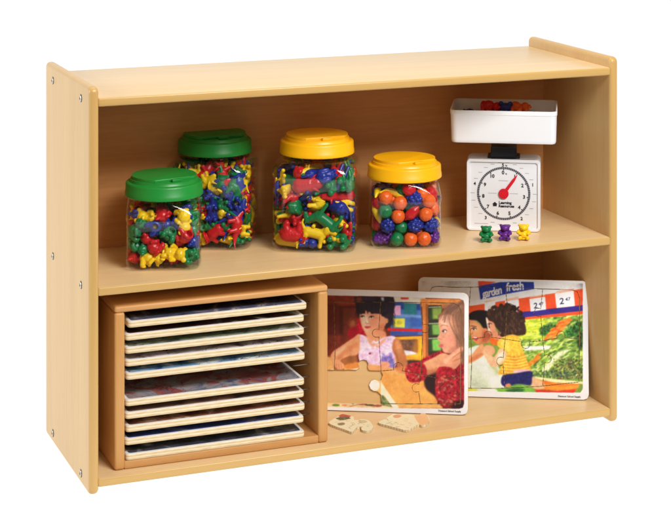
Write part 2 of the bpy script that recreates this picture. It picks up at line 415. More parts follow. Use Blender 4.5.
class Pic:
    SS = 2
    def __init__(s, w, h, conv, cell=CELL, seed=1):
        s.nx, s.ny = int(round(w/cell)), int(round(h/cell)); s.w, s.h = w, h
        s.W, s.H = s.nx*s.SS, s.ny*s.SS
        s.a = np.zeros((s.H, s.W, 3)); s.conv = conv; s.rs = np.random.RandomState(seed)
    def pts(s, p):
        q = np.array([s.conv(x, y) for x, y in p])       # metres on the board
        return np.stack([q[:, 0]/s.w*s.W, (1-q[:, 1]/s.h)*s.H], 1)
    def full(s, m):
        f = np.zeros((s.H, s.W)); f[m[0]:m[0]+m[2].shape[0], m[1]:m[1]+m[2].shape[1]] = m[2]; return f
    def window(s, P, g):
        x0, x1 = int(max(0, P[:, 0].min()-g)), int(min(s.W, P[:, 0].max()+g+1)); y0, y1 = int(max(0, P[:, 1].min()-g)), int(min(s.H, P[:, 1].max()+g+1))
        return x0, max(x1, x0), y0, max(y1, y0)
    def mask(s, P, soft=0):
        "coverage of an outline as (top row, left column, window)"
        x0, x1, y0, y1 = s.window(P, 1+4*soft)
        X, Y = np.meshgrid(np.arange(x0, x1)+.5, np.arange(y0, y1)+.5)
        ins = np.zeros(X.shape, bool); n = len(P)
        if ins.size:
            for i in range(n):
                ax, ay = P[i]; bx, by = P[(i+1) % n]
                if ay == by: continue
                c = (ay > Y) != (by > Y)
                ins ^= c & (X < (bx-ax)*(Y-ay)/(by-ay)+ax)
        m = ins.astype(float)
        return y0, x0, blur(m, soft) if soft and m.size else m
    def put(s, m, col, alpha=1):
        if not isinstance(m, tuple): m = (0, 0, m)
        y0, x0, k = m
        if not k.size: return
        k = (k*alpha)[..., None]; w = s.a[y0:y0+k.shape[0], x0:x0+k.shape[1]]; w += (np.array(col, float)-w)*k
    def poly(s, p, col, soft=1, smooth=True, alpha=1, noise=0, nb=3):
        P = s.pts(p)
        if smooth: P = catmull(P)
        m = s.mask(P, soft); s.put(m, col, alpha)
        if noise: s.speck(m, noise, nb)
        return m
    def ell(s, x, y, rx, ry, col, soft=2, rot=0, alpha=1, noise=0):
        a = np.linspace(0, 2*math.pi, 28)[:-1]; c, n = math.cos(R(rot)), math.sin(R(rot))
        p = [(x+rx*math.cos(t)*c-ry*math.sin(t)*n, y+rx*math.cos(t)*n+ry*math.sin(t)*c) for t in a]
        return s.poly(p, col, soft, False, alpha, noise)
    def line(s, p, col, w, soft=0, alpha=1, smooth=True):
        P = s.pts(p)
        if smooth and len(P) > 2: P = catmull(P, False)
        s.put(s.stroke(P, w*s.SS, soft), col, alpha)
    def stroke(s, P, w, soft=0):
        x0, x1, y0, y1 = s.window(P, w+1+4*soft)
        X, Y = np.meshgrid(np.arange(x0, x1)+.5, np.arange(y0, y1)+.5); m = np.zeros(X.shape)
        if m.size:
            for a, b in zip(P[:-1], P[1:]):
                i0, i1 = int(max(0, min(a[0], b[0])-w-x0)), int(max(0, max(a[0], b[0])+w+2-x0)); j0, j1 = int(max(0, min(a[1], b[1])-w-y0)), int(max(0, max(a[1], b[1])+w+2-y0))
                x, y = X[j0:j1, i0:i1], Y[j0:j1, i0:i1]
                d = b-a; t = np.clip(((x-a[0])*d[0]+(y-a[1])*d[1])/max(d@d, 1e-9), 0, 1)
                m[j0:j1, i0:i1] = np.maximum(m[j0:j1, i0:i1], np.hypot(x-a[0]-t*d[0], y-a[1]-t*d[1]) <= w/2)
            if soft: m = blur(m, soft)
        return y0, x0, m
    def speck(s, m, amt, nb):
        if not isinstance(m, tuple): m = (0, 0, m)
        y0, x0, k = m; h, w = k.shape
        if not k.size: return
        n = blur(s.rs.rand(h, w, 1)-.5, nb); n = n/max(n.std(), 1e-6)*amt
        c = blur(s.rs.rand(h, w, 3)-.5, nb); c = c/max(c.std(), 1e-6)*amt*.4
        s.a[y0:y0+h, x0:x0+w] = np.clip(s.a[y0:y0+h, x0:x0+w]*(1+(n+c)*k[..., None]), 0, 255)
    def text(s, string, o, right, up, col, bold=.02, gap=1.0):
        "o, right and up are photograph points: baseline start, end of a unit em to the right, and up"
        for t in text_tris(string, bold, gap):
            p = [(o[0]+right[0]*x+up[0]*y, o[1]+right[1]*x+up[1]*y) for x, y in t]
            s.put(s.mask(s.pts(p)), col)
    def photo(s, m):
        "grain and softness of a printed photograph over the picture area"
        k = m[..., None]; a = blur(s.a, 1)
        for nb, amt in ((45, .07), (14, .035), (4, .02)):
            n = blur(s.rs.rand(s.H, s.W, 1)-.5, nb); a = a*(1+n/n.std()*amt)
        s.a = np.clip(s.a*(1-k)+a*k, 0, 255)
    def final(s):
        a = blur(s.a, 1) if s.SS > 1 else s.a
        a = np.clip(a, 0, 255).reshape(s.ny, s.SS, s.nx, s.SS, 3).mean((1, 3))/255
        a = np.where(a <= .04045, a/12.92, ((a+.055)/1.055)**2.4)
        a = a*1.22; a = np.where(a > .7, .7+.2*(1-np.exp(-(a-.7)/.2)), a)
        return a[::-1]                                    # row 0 = bottom

def text_mesh(string, bold=0.0, gap=1.0, depth=0.0):
    cu = bpy.data.curves.new('txt', 'FONT'); cu.body = string; cu.size = 1; cu.offset = bold; cu.space_character = gap; cu.resolution_u = 3
    cu.extrude = depth; cu.align_x = 'LEFT'
    o = bpy.data.objects.new('txt', cu); COL.objects.link(o)
    me = eval_mesh(o, 'txt'); bpy.data.objects.remove(o); bpy.data.curves.remove(cu)
    return me

def text_tris(string, bold, gap):
    me = text_mesh(string, bold, gap); me.calc_loop_triangles()
    t = [[(me.vertices[i].co.x, me.vertices[i].co.y) for i in lt.vertices] for lt in me.loop_triangles]
    bpy.data.meshes.remove(me); return t

def board_frame(P_left, P_right):
    "board axes from two measured points on the line where its face meets the shelf"
    a, b = Vector((*P_left, 0)), Vector((*P_right, 0)); d = (b-a).normalized()
    org = b-d*BW; org.z = Z3
    up = Vector((-d.y*math.sin(LEAN), d.x*math.sin(LEAN), math.cos(LEAN)))
    return org, d, up

def board_conv(fr):
    org, d, up = fr; n = d.cross(up); C = Vector(CAM); s, c = math.sin(YAW), math.cos(YAW)
    def f(u, v):
        r, h = (u-PCX)/FPX, -(v-PCY)/FPX
        ray = Vector((r*c+s, -r*s+c, h)); k = (org-C).dot(n)/ray.dot(n); p = C+ray*k-org
        return p.dot(d), p.dot(up)
    return f

FR1 = board_frame((.5536, .2011), (.8098, .0672))
FR2 = board_frame((.8646, .1718), (1.0877, .0597))

def knob(p, q, t, r, side):
    "straight cut from p to q with one round jigsaw knob"
    p, q = np.array(p, float), np.array(q, float); d = q-p; L = np.linalg.norm(d); d /= L; n = np.array([-d[1], d[0]])*side
    m = p+d*L*t; c = m+n*r*1.05; out = [tuple(p)]
    for i in range(15):
        # sweep round the far side of the knob
        ang = R(215)-R(250)*i/14
        out.append(tuple(c+d*r*math.cos(ang)+n*r*math.sin(ang)))
    out.append(tuple(q)); return out

def paint_children():
    g = board_conv(FR1); P = Pic(BW, BH, lambda x, y: g(x/3.118+315, y/3.118+270), seed=3)
    white = (236, 234, 232); P.a[:] = white
    E = lambda x, y: ((x/10.61+326-315)*3.118, (y/10.61+286-270)*3.118)          # detail views of the photograph
    F = lambda x, y: ((x/10.61+358-315)*3.118, (y/10.61+286-270)*3.118)
    G = lambda x, y: ((x/10.61+425-315)*3.118, (y/10.61+286-270)*3.118)
    Hh = lambda x, y: ((x/6.63+425-315)*3.118, (y/6.63+336-270)*3.118)
    K = lambda x, y: ((x/8.83+362-315)*3.118, (y/8.83+330-270)*3.118)
    m = lambda f, pts: [f(*p) for p in pts]
    # photograph area with rounded corners
    area = [(-47, 80), (200, 84), (452, 92), (464, 97), (467, 110), (466, 420), (462, 432), (450, 436), (200, 433), (-47, 428)]
    P.poly(area, (104, 44, 32), smooth=False)
    P.poly([(-47, 80), (130, 83), (130, 270), (-47, 268)], (112, 42, 32), smooth=False, noise=.05, nb=6)
    P.poly(m(E, [(20, 190), (130, 200), (140, 530), (15, 530)]), (88, 32, 30), soft=4, smooth=False)
    P.poly(m(E, [(130, 220), (330, 215), (330, 245), (130, 245)]), (74, 26, 22), soft=3, smooth=False)
    P.poly(m(E, [(140, 230), (185, 230), (185, 530), (140, 530)]), (70, 30, 28), soft=4, smooth=False)
    P.poly(m(E, [(190, 250), (330, 250), (260, 360), (190, 420)]), (100, 46, 34), soft=6, smooth=False)
    P.line(m(E, [(20, 175), (180, 185), (330, 190)]), (140, 78, 60), 1.6, soft=1)
    P.poly([(-47, 270), (40, 270), (130, 262), (135, 300), (-47, 320)], (150, 90, 50), smooth=False, soft=3)
    # classroom behind: bins, cards, shelf
    P.poly([(236, 84), (345, 88), (345, 108), (236, 104)], (214, 205, 190), smooth=False, soft=2)
    P.poly(m(F, [(380, 180), (488, 180), (488, 330), (380, 330)]), (45, 78, 150), smooth=False)
    P.poly([(268, 88), (292, 88), (292, 94), (268, 94)], (200, 50, 40), smooth=False)
    P.poly([(240, 104), (330, 110), (336, 205), (236, 205)], (74, 112, 176), smooth=False, noise=.04, nb=8)
    P.poly([(240, 104), (330, 110), (331, 128), (240, 124)], (40, 70, 140), smooth=False, soft=3)
    P.poly([(240, 138), (332, 144), (333, 152), (240, 148)], (110, 150, 205), smooth=False, soft=2)
    P.poly(m(F, [(378, 215), (455, 215), (455, 318), (378, 315)]), (238, 164, 204), smooth=False)
    P.poly([(278, 104), (318, 108), (316, 141), (278, 139)], (44, 120, 128), smooth=False, soft=2)
    P.poly(m(F, [(375, 350), (500, 352), (500, 450), (375, 445)]), (220, 216, 70), smooth=False, soft=2)
    P.ell(*F(440, 398), 8, 7, (180, 170, 60), soft=3)
    P.poly([(300, 150), (332, 155), (334, 182), (300, 180)], (60, 92, 165), smooth=False, soft=4)
    P.poly([(226, 183), (336, 187), (336, 195), (226, 192)], (205, 34, 36), smooth=False)
    P.poly([(236, 194), (322, 195), (322, 208), (236, 208)], (58, 76, 142), smooth=False, soft=2)
    P.poly(m(K, [(290, 70), (535, 60), (540, 300), (290, 300)]), (226, 162, 42), smooth=False)
    P.poly(m(K, [(330, 92), (490, 88), (492, 215), (340, 210)]), (112, 74, 54), smooth=False, soft=2, noise=.08)
    P.poly(m(K, [(470, 100), (495, 100), (495, 210), (450, 190)]), (150, 96, 44), soft=5)
    P.poly(m(K, [(370, 185), (440, 195), (495, 215), (400, 232), (360, 225)]), (214, 204, 214), smooth=False, soft=2)
    P.poly(m(K, [(400, 240), (520, 238), (520, 275), (420, 275)]), (222, 150, 40), smooth=False, soft=2)
    P.poly(m(K, [(395, 275), (520, 280), (500, 330), (380, 320)]), (60, 44, 40), soft=3)
    P.poly([(330, 92), (466, 94), (466, 125), (330, 118)], (206, 124, 62), smooth=False, soft=2, noise=.05)
    P.poly([(335, 108), (354, 110), (354, 285), (338, 300)], (196, 116, 56), smooth=False, soft=1)
    P.poly([(346, 108), (354, 110), (354, 285), (346, 290)], (140, 78, 40), smooth=False, soft=2)
    P.poly([(354, 112), (396, 112), (396, 270), (354, 275)], (52, 44, 34), smooth=False)
    for y0, y1, c in ((117, 157, (120, 140, 62)), (168, 206, (112, 156, 74)), (214, 256, (118, 176, 78))):
        P.poly([(357, y0+4), (396, y0), (394, y1), (358, y1)], (48, 66, 40), smooth=False, soft=2)
        P.poly([(366, y0+5), (396, y0+3), (394, y1-2), (368, y1-2)], c, smooth=False, soft=3)
        P.line([(356, y0+2), (394, y0)], (190, 200, 170), 1.8, soft=1)
    # red soft toy behind the girl
    P.poly(m(E, [(250, 480), (290, 400), (345, 350), (390, 420), (420, 520), (350, 540), (240, 540)]), (176, 22, 38), soft=3, noise=.08)
    P.ell(*E(285, 400), 15, 17, (126, 58, 36), soft=3, noise=.08); P.ell(*E(285, 405), 9, 10, (150, 84, 52), soft=4)
    P.ell(*E(315, 495), 5, 5, (70, 10, 22), soft=2)
    P.poly([(108, 190), (134, 180), (142, 212), (112, 220)], (150, 20, 36), soft=3)
    # dark-haired girl
    hair = (34, 26, 34)
    P.poly(m(F, [(-40, 120), (60, 122), (380, 125), (395, 190), (375, 330), (360, 420), (300, 460), (280, 400), (30, 360), (-10, 300), (-25, 200)]), hair, soft=2, smooth=False)
    P.poly(m(F, [(-15, 130), (40, 128), (55, 185), (-10, 185)]), (110, 52, 40), soft=4, smooth=False)
    P.poly(m(F, [(50, 130), (190, 130), (180, 180), (60, 182)]), (46, 38, 58), soft=4, smooth=False)
    P.poly(m(F, [(245, 130), (275, 128), (280, 165), (255, 165)]), (168, 176, 196), soft=3, smooth=False)
    P.poly(m(F, [(20, 300), (60, 260), (110, 280), (200, 300), (290, 320), (300, 400), (270, 470), (215, 545), (110, 545), (60, 470), (35, 400)]), (216, 142, 104), soft=2)
    P.poly(m(F, [(30, 330), (80, 300), (130, 340), (130, 420), (100, 490), (60, 450), (38, 390)]), (240, 196, 168), soft=7, alpha=.8)
    P.ell(*F(190, 400), 13, 13, (232, 140, 110), soft=8, alpha=.7)
    P.poly(m(F, [(190, 470), (280, 400), (285, 470), (215, 540)]), (190, 104, 66), soft=8, alpha=.75)
    P.poly(m(F, [(10, 180), (100, 170), (230, 185), (340, 200), (365, 300), (330, 340), (260, 330), (240, 300), (180, 300), (140, 300), (120, 230), (105, 310), (90, 215), (75, 300), (55, 300), (30, 310), (5, 270)]), hair, soft=2)
    for i in range(26):
        x = 20+i*12.5; P.line(m(F, [(x, 190), (x+4+P.rs.randint(-6, 6), 240), (x+P.rs.randint(-9, 9), 280+P.rs.randint(0, 26))]), (62+P.rs.randint(0, 26), 56, 70), 1, soft=1, alpha=.55)
    P.poly(m(F, [(285, 330), (345, 300), (375, 330), (350, 420), (300, 465), (285, 440), (320, 400)]), (48, 36, 38), soft=3)
    P.ell(*F(305, 378), 6, 8, (214, 138, 96), soft=2)
    for i in range(46):
        t = P.rs.rand(); x0, y0 = (360+P.rs.randint(-20, 20), 180+t*230); P.line(m(F, [(x0-30, y0-40), (x0+4, y0), (x0+12+P.rs.randint(-12, 22), y0+44)]), (40, 32, 44), 1.2, soft=1, alpha=.8)
    for i in range(14):
        x0, y0 = -8+P.rs.randint(-14, 20), 190+P.rs.rand()*120; P.line(m(F, [(x0+10, y0-30), (x0, y0), (x0-4, y0+34)]), (36, 28, 36), 1.1, soft=1, alpha=.8)
    for ex, ey, er in ((50, 334, 1.0), (147, 338, 1.15)):
        P.ell(*F(ex, ey), 5.6*er, 2.7*er, (232, 216, 210), soft=1); P.ell(*F(ex-2, ey), 2.5*er, 2.6*er, (40, 26, 28), soft=1)
        P.line(m(F, [(ex-21*er, ey+2), (ex-8*er, ey-9), (ex+10*er, ey-9), (ex+21*er, ey-1)]), (40, 26, 30), 2.0, soft=1)
    P.poly(m(F, [(98, 340), (112, 390), (108, 408), (92, 404), (86, 385)]), (244, 204, 178), soft=3, alpha=.8)
    P.line(m(F, [(112, 345), (122, 395), (116, 408)]), (188, 112, 82), 2, soft=2, alpha=.8)
    P.line(m(F, [(84, 395), (95, 410), (112, 405)]), (196, 120, 90), 2.2, soft=1)
    P.poly(m(F, [(72, 440), (100, 432), (138, 440), (110, 462), (85, 460)]), (206, 84, 80), soft=1)
    P.line(m(F, [(75, 444), (105, 446), (136, 442)]), (120, 40, 44), 1.2, soft=1)
    # neck, dress, arms
    P.poly([(172, 200), (214, 192), (222, 214), (190, 232), (164, 216)], (212, 138, 98), soft=3)
    P.poly([(138, 206), (156, 208), (166, 216), (190, 226), (214, 214), (236, 208), (252, 214), (246, 240), (252, 300), (206, 308), (166, 298), (140, 286), (136, 240)], (226, 188, 214), soft=2, noise=.05, nb=4)
    P.poly([(160, 206), (190, 232), (222, 212), (216, 226), (192, 246), (170, 232)], (216, 146, 108), soft=3)
    P.poly(m(K, [(190, 190), (245, 170), (270, 240), (295, 335), (250, 345), (170, 300)]), (124, 108, 178), soft=3, noise=.1)
    P.poly(m(K, [(175, 175), (240, 165), (262, 100), (285, 85), (260, 180), (215, 235)]), (222, 200, 224), soft=3)
    for i in range(60):
        x, y = 140+P.rs.rand()*104, 222+P.rs.rand()*76
        P.ell(x, y, 2.2+P.rs.rand()*2, 2+P.rs.rand()*2, [(246, 226, 240), (206, 150, 196), (180, 160, 210), (232, 170, 190)][P.rs.randint(4)], soft=1, alpha=.6)
    P.ell(*K(72, 215), 4, 3, (130, 40, 80), soft=1)
    P.poly([(140, 204), (120, 214), (82, 240), (56, 258), (50, 276), (60, 300), (70, 312), (86, 314), (92, 300), (80, 284), (104, 272), (136, 262)], (220, 150, 106), soft=2)
    P.poly([(136, 240), (100, 262), (80, 282), (62, 272), (100, 246), (130, 226)], (190, 112, 70), soft=6, alpha=.6)
    P.poly([(60, 262), (84, 244), (100, 236), (90, 252), (70, 272)], (240, 180, 140), soft=5, alpha=.8)
    for k_ in range(3): P.line([(66+k_*8, 296), (69+k_*8, 312)], (168, 92, 60), 1.2, soft=1)
    P.poly(m(K, [(285, 88), (330, 90), (355, 150), (395, 250), (400, 330), (320, 340), (300, 250), (268, 170)]), (176, 106, 64), soft=3)
    P.poly(m(K, [(300, 100), (325, 100), (350, 170), (330, 230), (300, 170)]), (200, 132, 86), soft=5)
    # table top
    P.poly([(-47, 276), (30, 272), (52, 276), (62, 312), (92, 316), (90, 304), (134, 292), (150, 284), (170, 298), (206, 312), (240, 316), (300, 330), (370, 352), (378, 400), (400, 434), (200, 433), (-47, 428)], (222, 164, 98), smooth=False, soft=2, noise=.02, nb=8)
    P.poly([(208, 322), (300, 330), (384, 360), (384, 424), (300, 428), (250, 424), (206, 370)], (226, 150, 76), soft=8, smooth=False, noise=.02, nb=8)
    P.poly(m(K, [(60, 315), (155, 320), (290, 345), (400, 355), (390, 385), (170, 372), (50, 355)]), (222, 152, 92), soft=3)
    P.poly([(94, 300), (134, 290), (138, 306), (100, 312)], (206, 126, 60), soft=3)
    P.poly([(50, 312), (92, 318), (140, 308), (130, 318), (88, 323), (48, 320)], (246, 236, 222), soft=1, smooth=False)
    P.poly(m(K, [(160, 300), (200, 285), (245, 300), (240, 330), (180, 342)]), (222, 148, 118), soft=2)
    for k_ in range(3): P.line(m(K, [(178+k_*18, 322), (185+k_*18, 300)]), (170, 96, 74), 1, soft=1)
    P.poly(m(K, [(290, 340), (400, 335), (395, 385), (330, 375)]), (196, 118, 70), soft=3)
    # second girl: red blouse, hands, face, hair
    red = (160, 30, 40)
    P.poly([(330, 285), (372, 262), (404, 258), (404, 300), (340, 300)], (140, 28, 36), soft=2, noise=.2, nb=2)
    P.poly([(345, 330), (400, 310), (400, 420), (372, 395), (345, 370)], (44, 26, 26), soft=4)
    P.poly([(424, 300), (467, 280), (467, 425), (440, 432)], (134, 28, 36), soft=3, smooth=False, noise=.2, nb=2)
    P.poly([(326, 306), (330, 296), (370, 276), (404, 262), (440, 286), (436, 300), (400, 306), (350, 330)], (218, 150, 108), soft=2)
    P.poly([(330, 320), (380, 308), (420, 300), (410, 312), (350, 332)], (178, 104, 66), soft=4, alpha=.7)
    P.poly([(282, 312), (298, 294), (332, 290), (346, 304), (350, 330), (340, 346), (312, 354), (290, 346)], red, soft=2, noise=.1, nb=3)
    P.poly([(384, 152), (400, 132), (420, 110), (446, 104), (467, 112), (467, 285), (446, 272), (436, 180)], (128, 88, 68), soft=2)
    P.poly([(390, 152), (404, 142), (430, 146), (450, 180), (456, 230), (446, 258), (418, 262), (402, 258), (396, 246), (389, 240), (391, 230), (386, 222), (382, 214), (390, 200), (389, 184), (386, 168)], (214, 146, 116), soft=2)
    P.poly([(390, 158), (412, 148), (424, 170), (404, 180)], (238, 184, 160), soft=7, alpha=.85)
    P.ell(424, 222, 16, 16, (222, 134, 112), soft=9, alpha=.7)
    P.poly([(428, 150), (452, 176), (460, 236), (446, 256), (440, 220), (434, 184)], (166, 104, 80), soft=7, alpha=.75)
    P.poly([(420, 250), (456, 226), (456, 262), (420, 262)], (186, 116, 90), soft=7, alpha=.7)
    P.ell(404, 193, 7, 4, (202, 146, 132), soft=2, alpha=.8); P.ell(404, 194, 5.6, 2.8, (226, 214, 214), soft=1); P.ell(401.5, 194, 2.8, 2.9, (58, 48, 58), soft=1)
    P.line([(397, 194), (401, 190), (407, 189), (412, 192)], (70, 46, 48), 1.9, soft=1)
    P.line([(392, 179), (402, 174), (416, 178)], (150, 98, 76), 2.2, soft=2)
    P.poly([(386, 236), (398, 234), (402, 241), (390, 244)], (198, 92, 92), soft=1); P.line([(388, 216), (396, 220)], (176, 100, 84), 1.6, soft=1)
    for i in range(70):                                        # swept strands
        t = P.rs.rand(); s_ = P.rs.rand()
        p0 = (432+s_*36, 100+t*18); p1 = (402+t*34+s_*10, 126+t*22); p2 = (388+t*66+s_*4, 148+t*40+s_*10); p3 = (440+s_*24, 178+t*80) if t > .45 else p2
        P.line([p0, p1, p2, p3], [(156, 114, 86), (112, 74, 56), (178, 134, 102), (92, 60, 48), (128, 90, 70)][P.rs.randint(5)], 1.1, soft=1, alpha=.5)
    P.poly(m(G, [(200, 200), (300, 195), (360, 240), (250, 290), (190, 260)]), (112, 76, 66), soft=6, alpha=.6)
    P.poly(m(Hh, [(90, 215), (130, 150), (180, 120), (240, 75), (256, 95), (235, 130), (245, 170), (200, 225), (150, 230)]), (214, 140, 106), soft=2)
    P.poly(m(Hh, [(130, 160), (200, 115), (244, 82), (240, 100), (180, 150), (140, 190)]), (236, 174, 140), soft=4, alpha=.8)
    P.line(m(Hh, [(185, 150), (215, 128), (243, 112)]), (160, 88, 62), 1.4, soft=1); P.line(m(Hh, [(190, 175), (220, 160), (245, 150)]), (160, 88, 62), 1.3, soft=1)
    P.poly(m(Hh, [(85, 225), (120, 208), (180, 218), (200, 250), (210, 340), (205, 430), (180, 470), (110, 468), (75, 410), (70, 310)]), red, soft=2, noise=.1, nb=3)
    P.poly(m(Hh, [(190, 440), (256, 430), (256, 488), (180, 486)]), (44, 22, 26), soft=3, smooth=False)
    for i in range(150):
        w_ = P.rs.rand()
        x, y = (286+P.rs.rand()*58, 296+P.rs.rand()*50) if w_ < .3 else (382+P.rs.rand()*58, 326+P.rs.rand()*102)
        P.ell(x, y, 2+P.rs.rand()*3.4, 1.4+P.rs.rand()*2.4, [(186, 44, 48), (206, 112, 84), (112, 14, 28), (190, 146, 112), (66, 20, 30), (130, 74, 62), (206, 70, 66)][P.rs.randint(6)], soft=1, rot=P.rs.randint(180), alpha=.6)
    # things lying at the near edge of the table
    P.poly([(-47, 410), (40, 411), (205, 417), (262, 434), (200, 434), (-47, 429)], (236, 200, 150), smooth=False, soft=1)
    P.poly([(206, 350), (226, 380), (262, 432), (246, 434), (205, 400)], (240, 224, 186), smooth=False, soft=1)
    P.poly([(206, 392), (216, 394), (244, 432), (205, 424)], (112, 126, 78), smooth=False, soft=2, noise=.12)
    P.ell(185, 362, 18, 18, (242, 232, 204), soft=2)
    for x, y, rx, ry, c in ((66, 424, 12, 4, (92, 130, 52)), (92, 424, 9, 2, (212, 120, 90)), (119, 418, 4, 3, (52, 90, 40)), (134, 417, 4, 2, (52, 90, 40)), (150, 422, 14, 3, (190, 110, 90)), (172, 424, 16, 3, (84, 74, 50)), (160, 419, 3, 2, (50, 80, 50)), (196, 426, 14, 4, (150, 80, 60)), (20, 420, 14, 4, (90, 120, 60))):
        P.ell(x, y, rx, ry, c, soft=1)
    P.line([(110, 428), (150, 421), (186, 430)], (120, 80, 60), 1.2, soft=1)
    # border again where figures ran over it, then the printed credit line
    full = np.ones((P.H, P.W)); inside = P.full(P.mask(P.pts(area))); P.photo(inside); P.put(full-inside, white)
    P.speck(inside, .018, 1)
    P.text('Discount School Supply', (385, 444.2), (7.4, .25), (0, -7.6), (26, 24, 30), bold=.03)
    # saw cuts
    cuts = [[(-34, 101), (100, 103), (300, 104), (428, 106), (448, 114), (456, 134), (455, 300), (454, 420), (300, 421), (-34, 417), (-34, 101)],
            knob((205, 103.5), (206, 318), .45, 13, 1), knob((330, 104.5), (330, 330), .36, 13, -1),
            knob((330, 330), (329, 421), .45, 13, 1) , knob((206, 318), (330, 330), .42, 15, -1), knob((330, 330), (455, 336), .5, 14, 1),
            [(60, 102), (61, 160), (64, 230), (60, 314)],
            [(-34, 314), (60, 315), (130, 315), (140, 308), (136, 296), (140, 287), (150, 283), (161, 286), (166, 295), (163, 305), (168, 316), (206, 318)],
            [(206, 318), (211, 330), (206, 346), (198, 348), (186, 344), (174, 350), (168, 362), (173, 375), (184, 381), (196, 383), (205, 392), (207, 419)],
            [(60, 315), (62, 418)]]
    return P, cuts

def paint_grocery():
    g = board_conv(FR2); P = Pic(BW, BH, lambda x, y: g(x/3.121+405, y/3.121+260), seed=7)
    white = (236, 236, 236); P.a[:] = white
    A = lambda x, y: ((x/7.8+466-405)*3.121, (y/7.8+272-260)*3.121)
    B = lambda x, y: ((x/7.57+515-405)*3.121, (y/7.57+280-260)*3.121)
    Cc = lambda x, y: ((x/7.36+462-405)*3.121, (y/7.36+330-260)*3.121)
    Dd = lambda x, y: ((x/7.57+525-405)*3.121, (y/7.57+340-260)*3.121)
    S = lambda x, y: ((x/10.61+466-405)*3.121, (y/10.61+305-260)*3.121)
    V = lambda x, y: ((x/9.72+466-405)*3.121, (y/9.73+350-260)*3.121)
    m = lambda f, pts: [f(*p) for p in pts]
    area = [(52, 68), (300, 68), (556, 76), (556, 405), (548, 417), (300, 414), (52, 408)]
    P.poly(area, (226, 225, 224), smooth=False)
    P.poly([(52, 140), (200, 145), (556, 150), (556, 417), (52, 417)], (120, 146, 60), smooth=False)
    # produce shelves: heaps of greens in slanting rows
    tones = [(162, 200, 70), (112, 152, 56), (76, 114, 50), (196, 216, 100), (136, 178, 66), (216, 230, 146), (64, 96, 48), (176, 206, 80), (226, 226, 120)]
    for i in range(900):
        x, y = 360+P.rs.rand()*196, 168+P.rs.rand()*200
        P.ell(x, y, 4+P.rs.rand()*9, 1.5+P.rs.rand()*2.5, tones[P.rs.randint(len(tones))], soft=1, rot=-22+P.rs.randint(-25, 25), alpha=.75)
    for i in range(120):
        P.ell(52+P.rs.rand()*150, 150+P.rs.rand()*230, 8, 4, tones[P.rs.randint(len(tones))], soft=2, rot=P.rs.randint(180), alpha=.8)
    P.poly(m(B, [(40, 300), (240, 300), (200, 380), (60, 380)]), (196, 208, 62), soft=3, noise=.1)
    P.poly(m(B, [(50, 380), (210, 360), (200, 440), (40, 450)]), (190, 206, 54), soft=3, noise=.1)
    for i in range(90):
        x, y = B(45+P.rs.rand()*190, 305+P.rs.rand()*150); P.ell(x, y, 6+P.rs.rand()*8, 2, [(224, 226, 70), (170, 190, 46), (206, 222, 120), (142, 170, 50)][P.rs.randint(4)], soft=1, rot=-10+P.rs.randint(-14, 14), alpha=.7)
    P.poly(m(B, [(190, 370), (250, 340), (330, 350), (300, 400), (200, 430)]), (48, 84, 40), soft=4, noise=.25)
    P.poly(m(B, [(380, 400), (460, 330), (500, 320), (500, 400), (420, 440)]), (56, 104, 44), soft=4, noise=.25)
    P.poly(m(B, [(470, 430), (515, 380), (515, 530), (475, 530)]), (50, 74, 40), soft=4, smooth=False, noise=.25)
    for i in range(110):                                      # carrots in a slanting bed
        t = P.rs.rand(); x, y = B(258+t*135+P.rs.randint(-34, 34), 452-t*138+P.rs.randint(-18, 18))
        P.ell(x, y, 8, 2.4, [(232, 112, 34), (216, 84, 30), (240, 146, 60)][P.rs.randint(3)], soft=1, rot=-30+P.rs.randint(-15, 15), alpha=.9)
    P.poly(m(Dd, [(0, 55), (200, 50), (185, 75), (0, 85)]), (234, 236, 226), smooth=False, soft=2)
    P.poly(m(Dd, [(330, 90), (250, 150), (180, 230), (130, 235), (240, 110), (320, 80)]), (226, 232, 176), soft=3, noise=.08)
    for i in range(60):
        t = P.rs.rand(); x, y = Dd(20+t*95, 205-t*80+P.rs.randint(-18, 18)); P.ell(x, y, 7, 2.4, [(238, 150, 30), (226, 110, 34), (244, 176, 60)][P.rs.randint(3)], soft=1, rot=-30+P.rs.randint(-20, 20), alpha=.9)
    for i in range(260):                                      # herbs at the lower right
        x, y = Dd(215+P.rs.rand()*225, 150+P.rs.rand()*150)
        P.ell(x, y, 3.5, 2, [(66, 84, 42), (106, 132, 60), (134, 92, 74), (92, 54, 48), (44, 56, 32), (160, 180, 90)][P.rs.randint(6)], soft=1, rot=P.rs.randint(180), alpha=.8)
    for i in range(160):
        x, y = Dd(60+P.rs.rand()*330, 240+P.rs.rand()*50); P.ell(x, y, 4, 1.6, [(40, 60, 40), (84, 110, 60), (120, 140, 100), (54, 70, 60)][P.rs.randint(4)], soft=1, rot=P.rs.randint(180), alpha=.8)
    P.poly(m(Dd, [(75, 282), (240, 305), (440, 322), (440, 340), (230, 328), (75, 300)]), (226, 218, 160), smooth=False, soft=1)
    P.poly(m(Dd, [(80, 300), (230, 330), (420, 340), (390, 378), (230, 392), (90, 372)]), (236, 116, 40), smooth=False, soft=2, noise=.03)
    P.poly(m(Dd, [(90, 336), (240, 356), (400, 352), (380, 372), (230, 384), (90, 360)]), (246, 150, 50), soft=3, alpha=.8)
    P.poly(m(Dd, [(40, 372), (230, 392), (390, 378), (370, 412), (60, 412)]), (212, 46, 32), smooth=False, soft=2)
    # sign and price rail
    P.poly([(52, 155), (203, 146), (360, 122), (556, 92), (556, 172), (360, 190), (203, 186), (52, 190)], (234, 78, 38), smooth=False)
    P.poly([(52, 186), (360, 165), (556, 143), (556, 161), (360, 183), (52, 200)], (52, 40, 122), smooth=False)
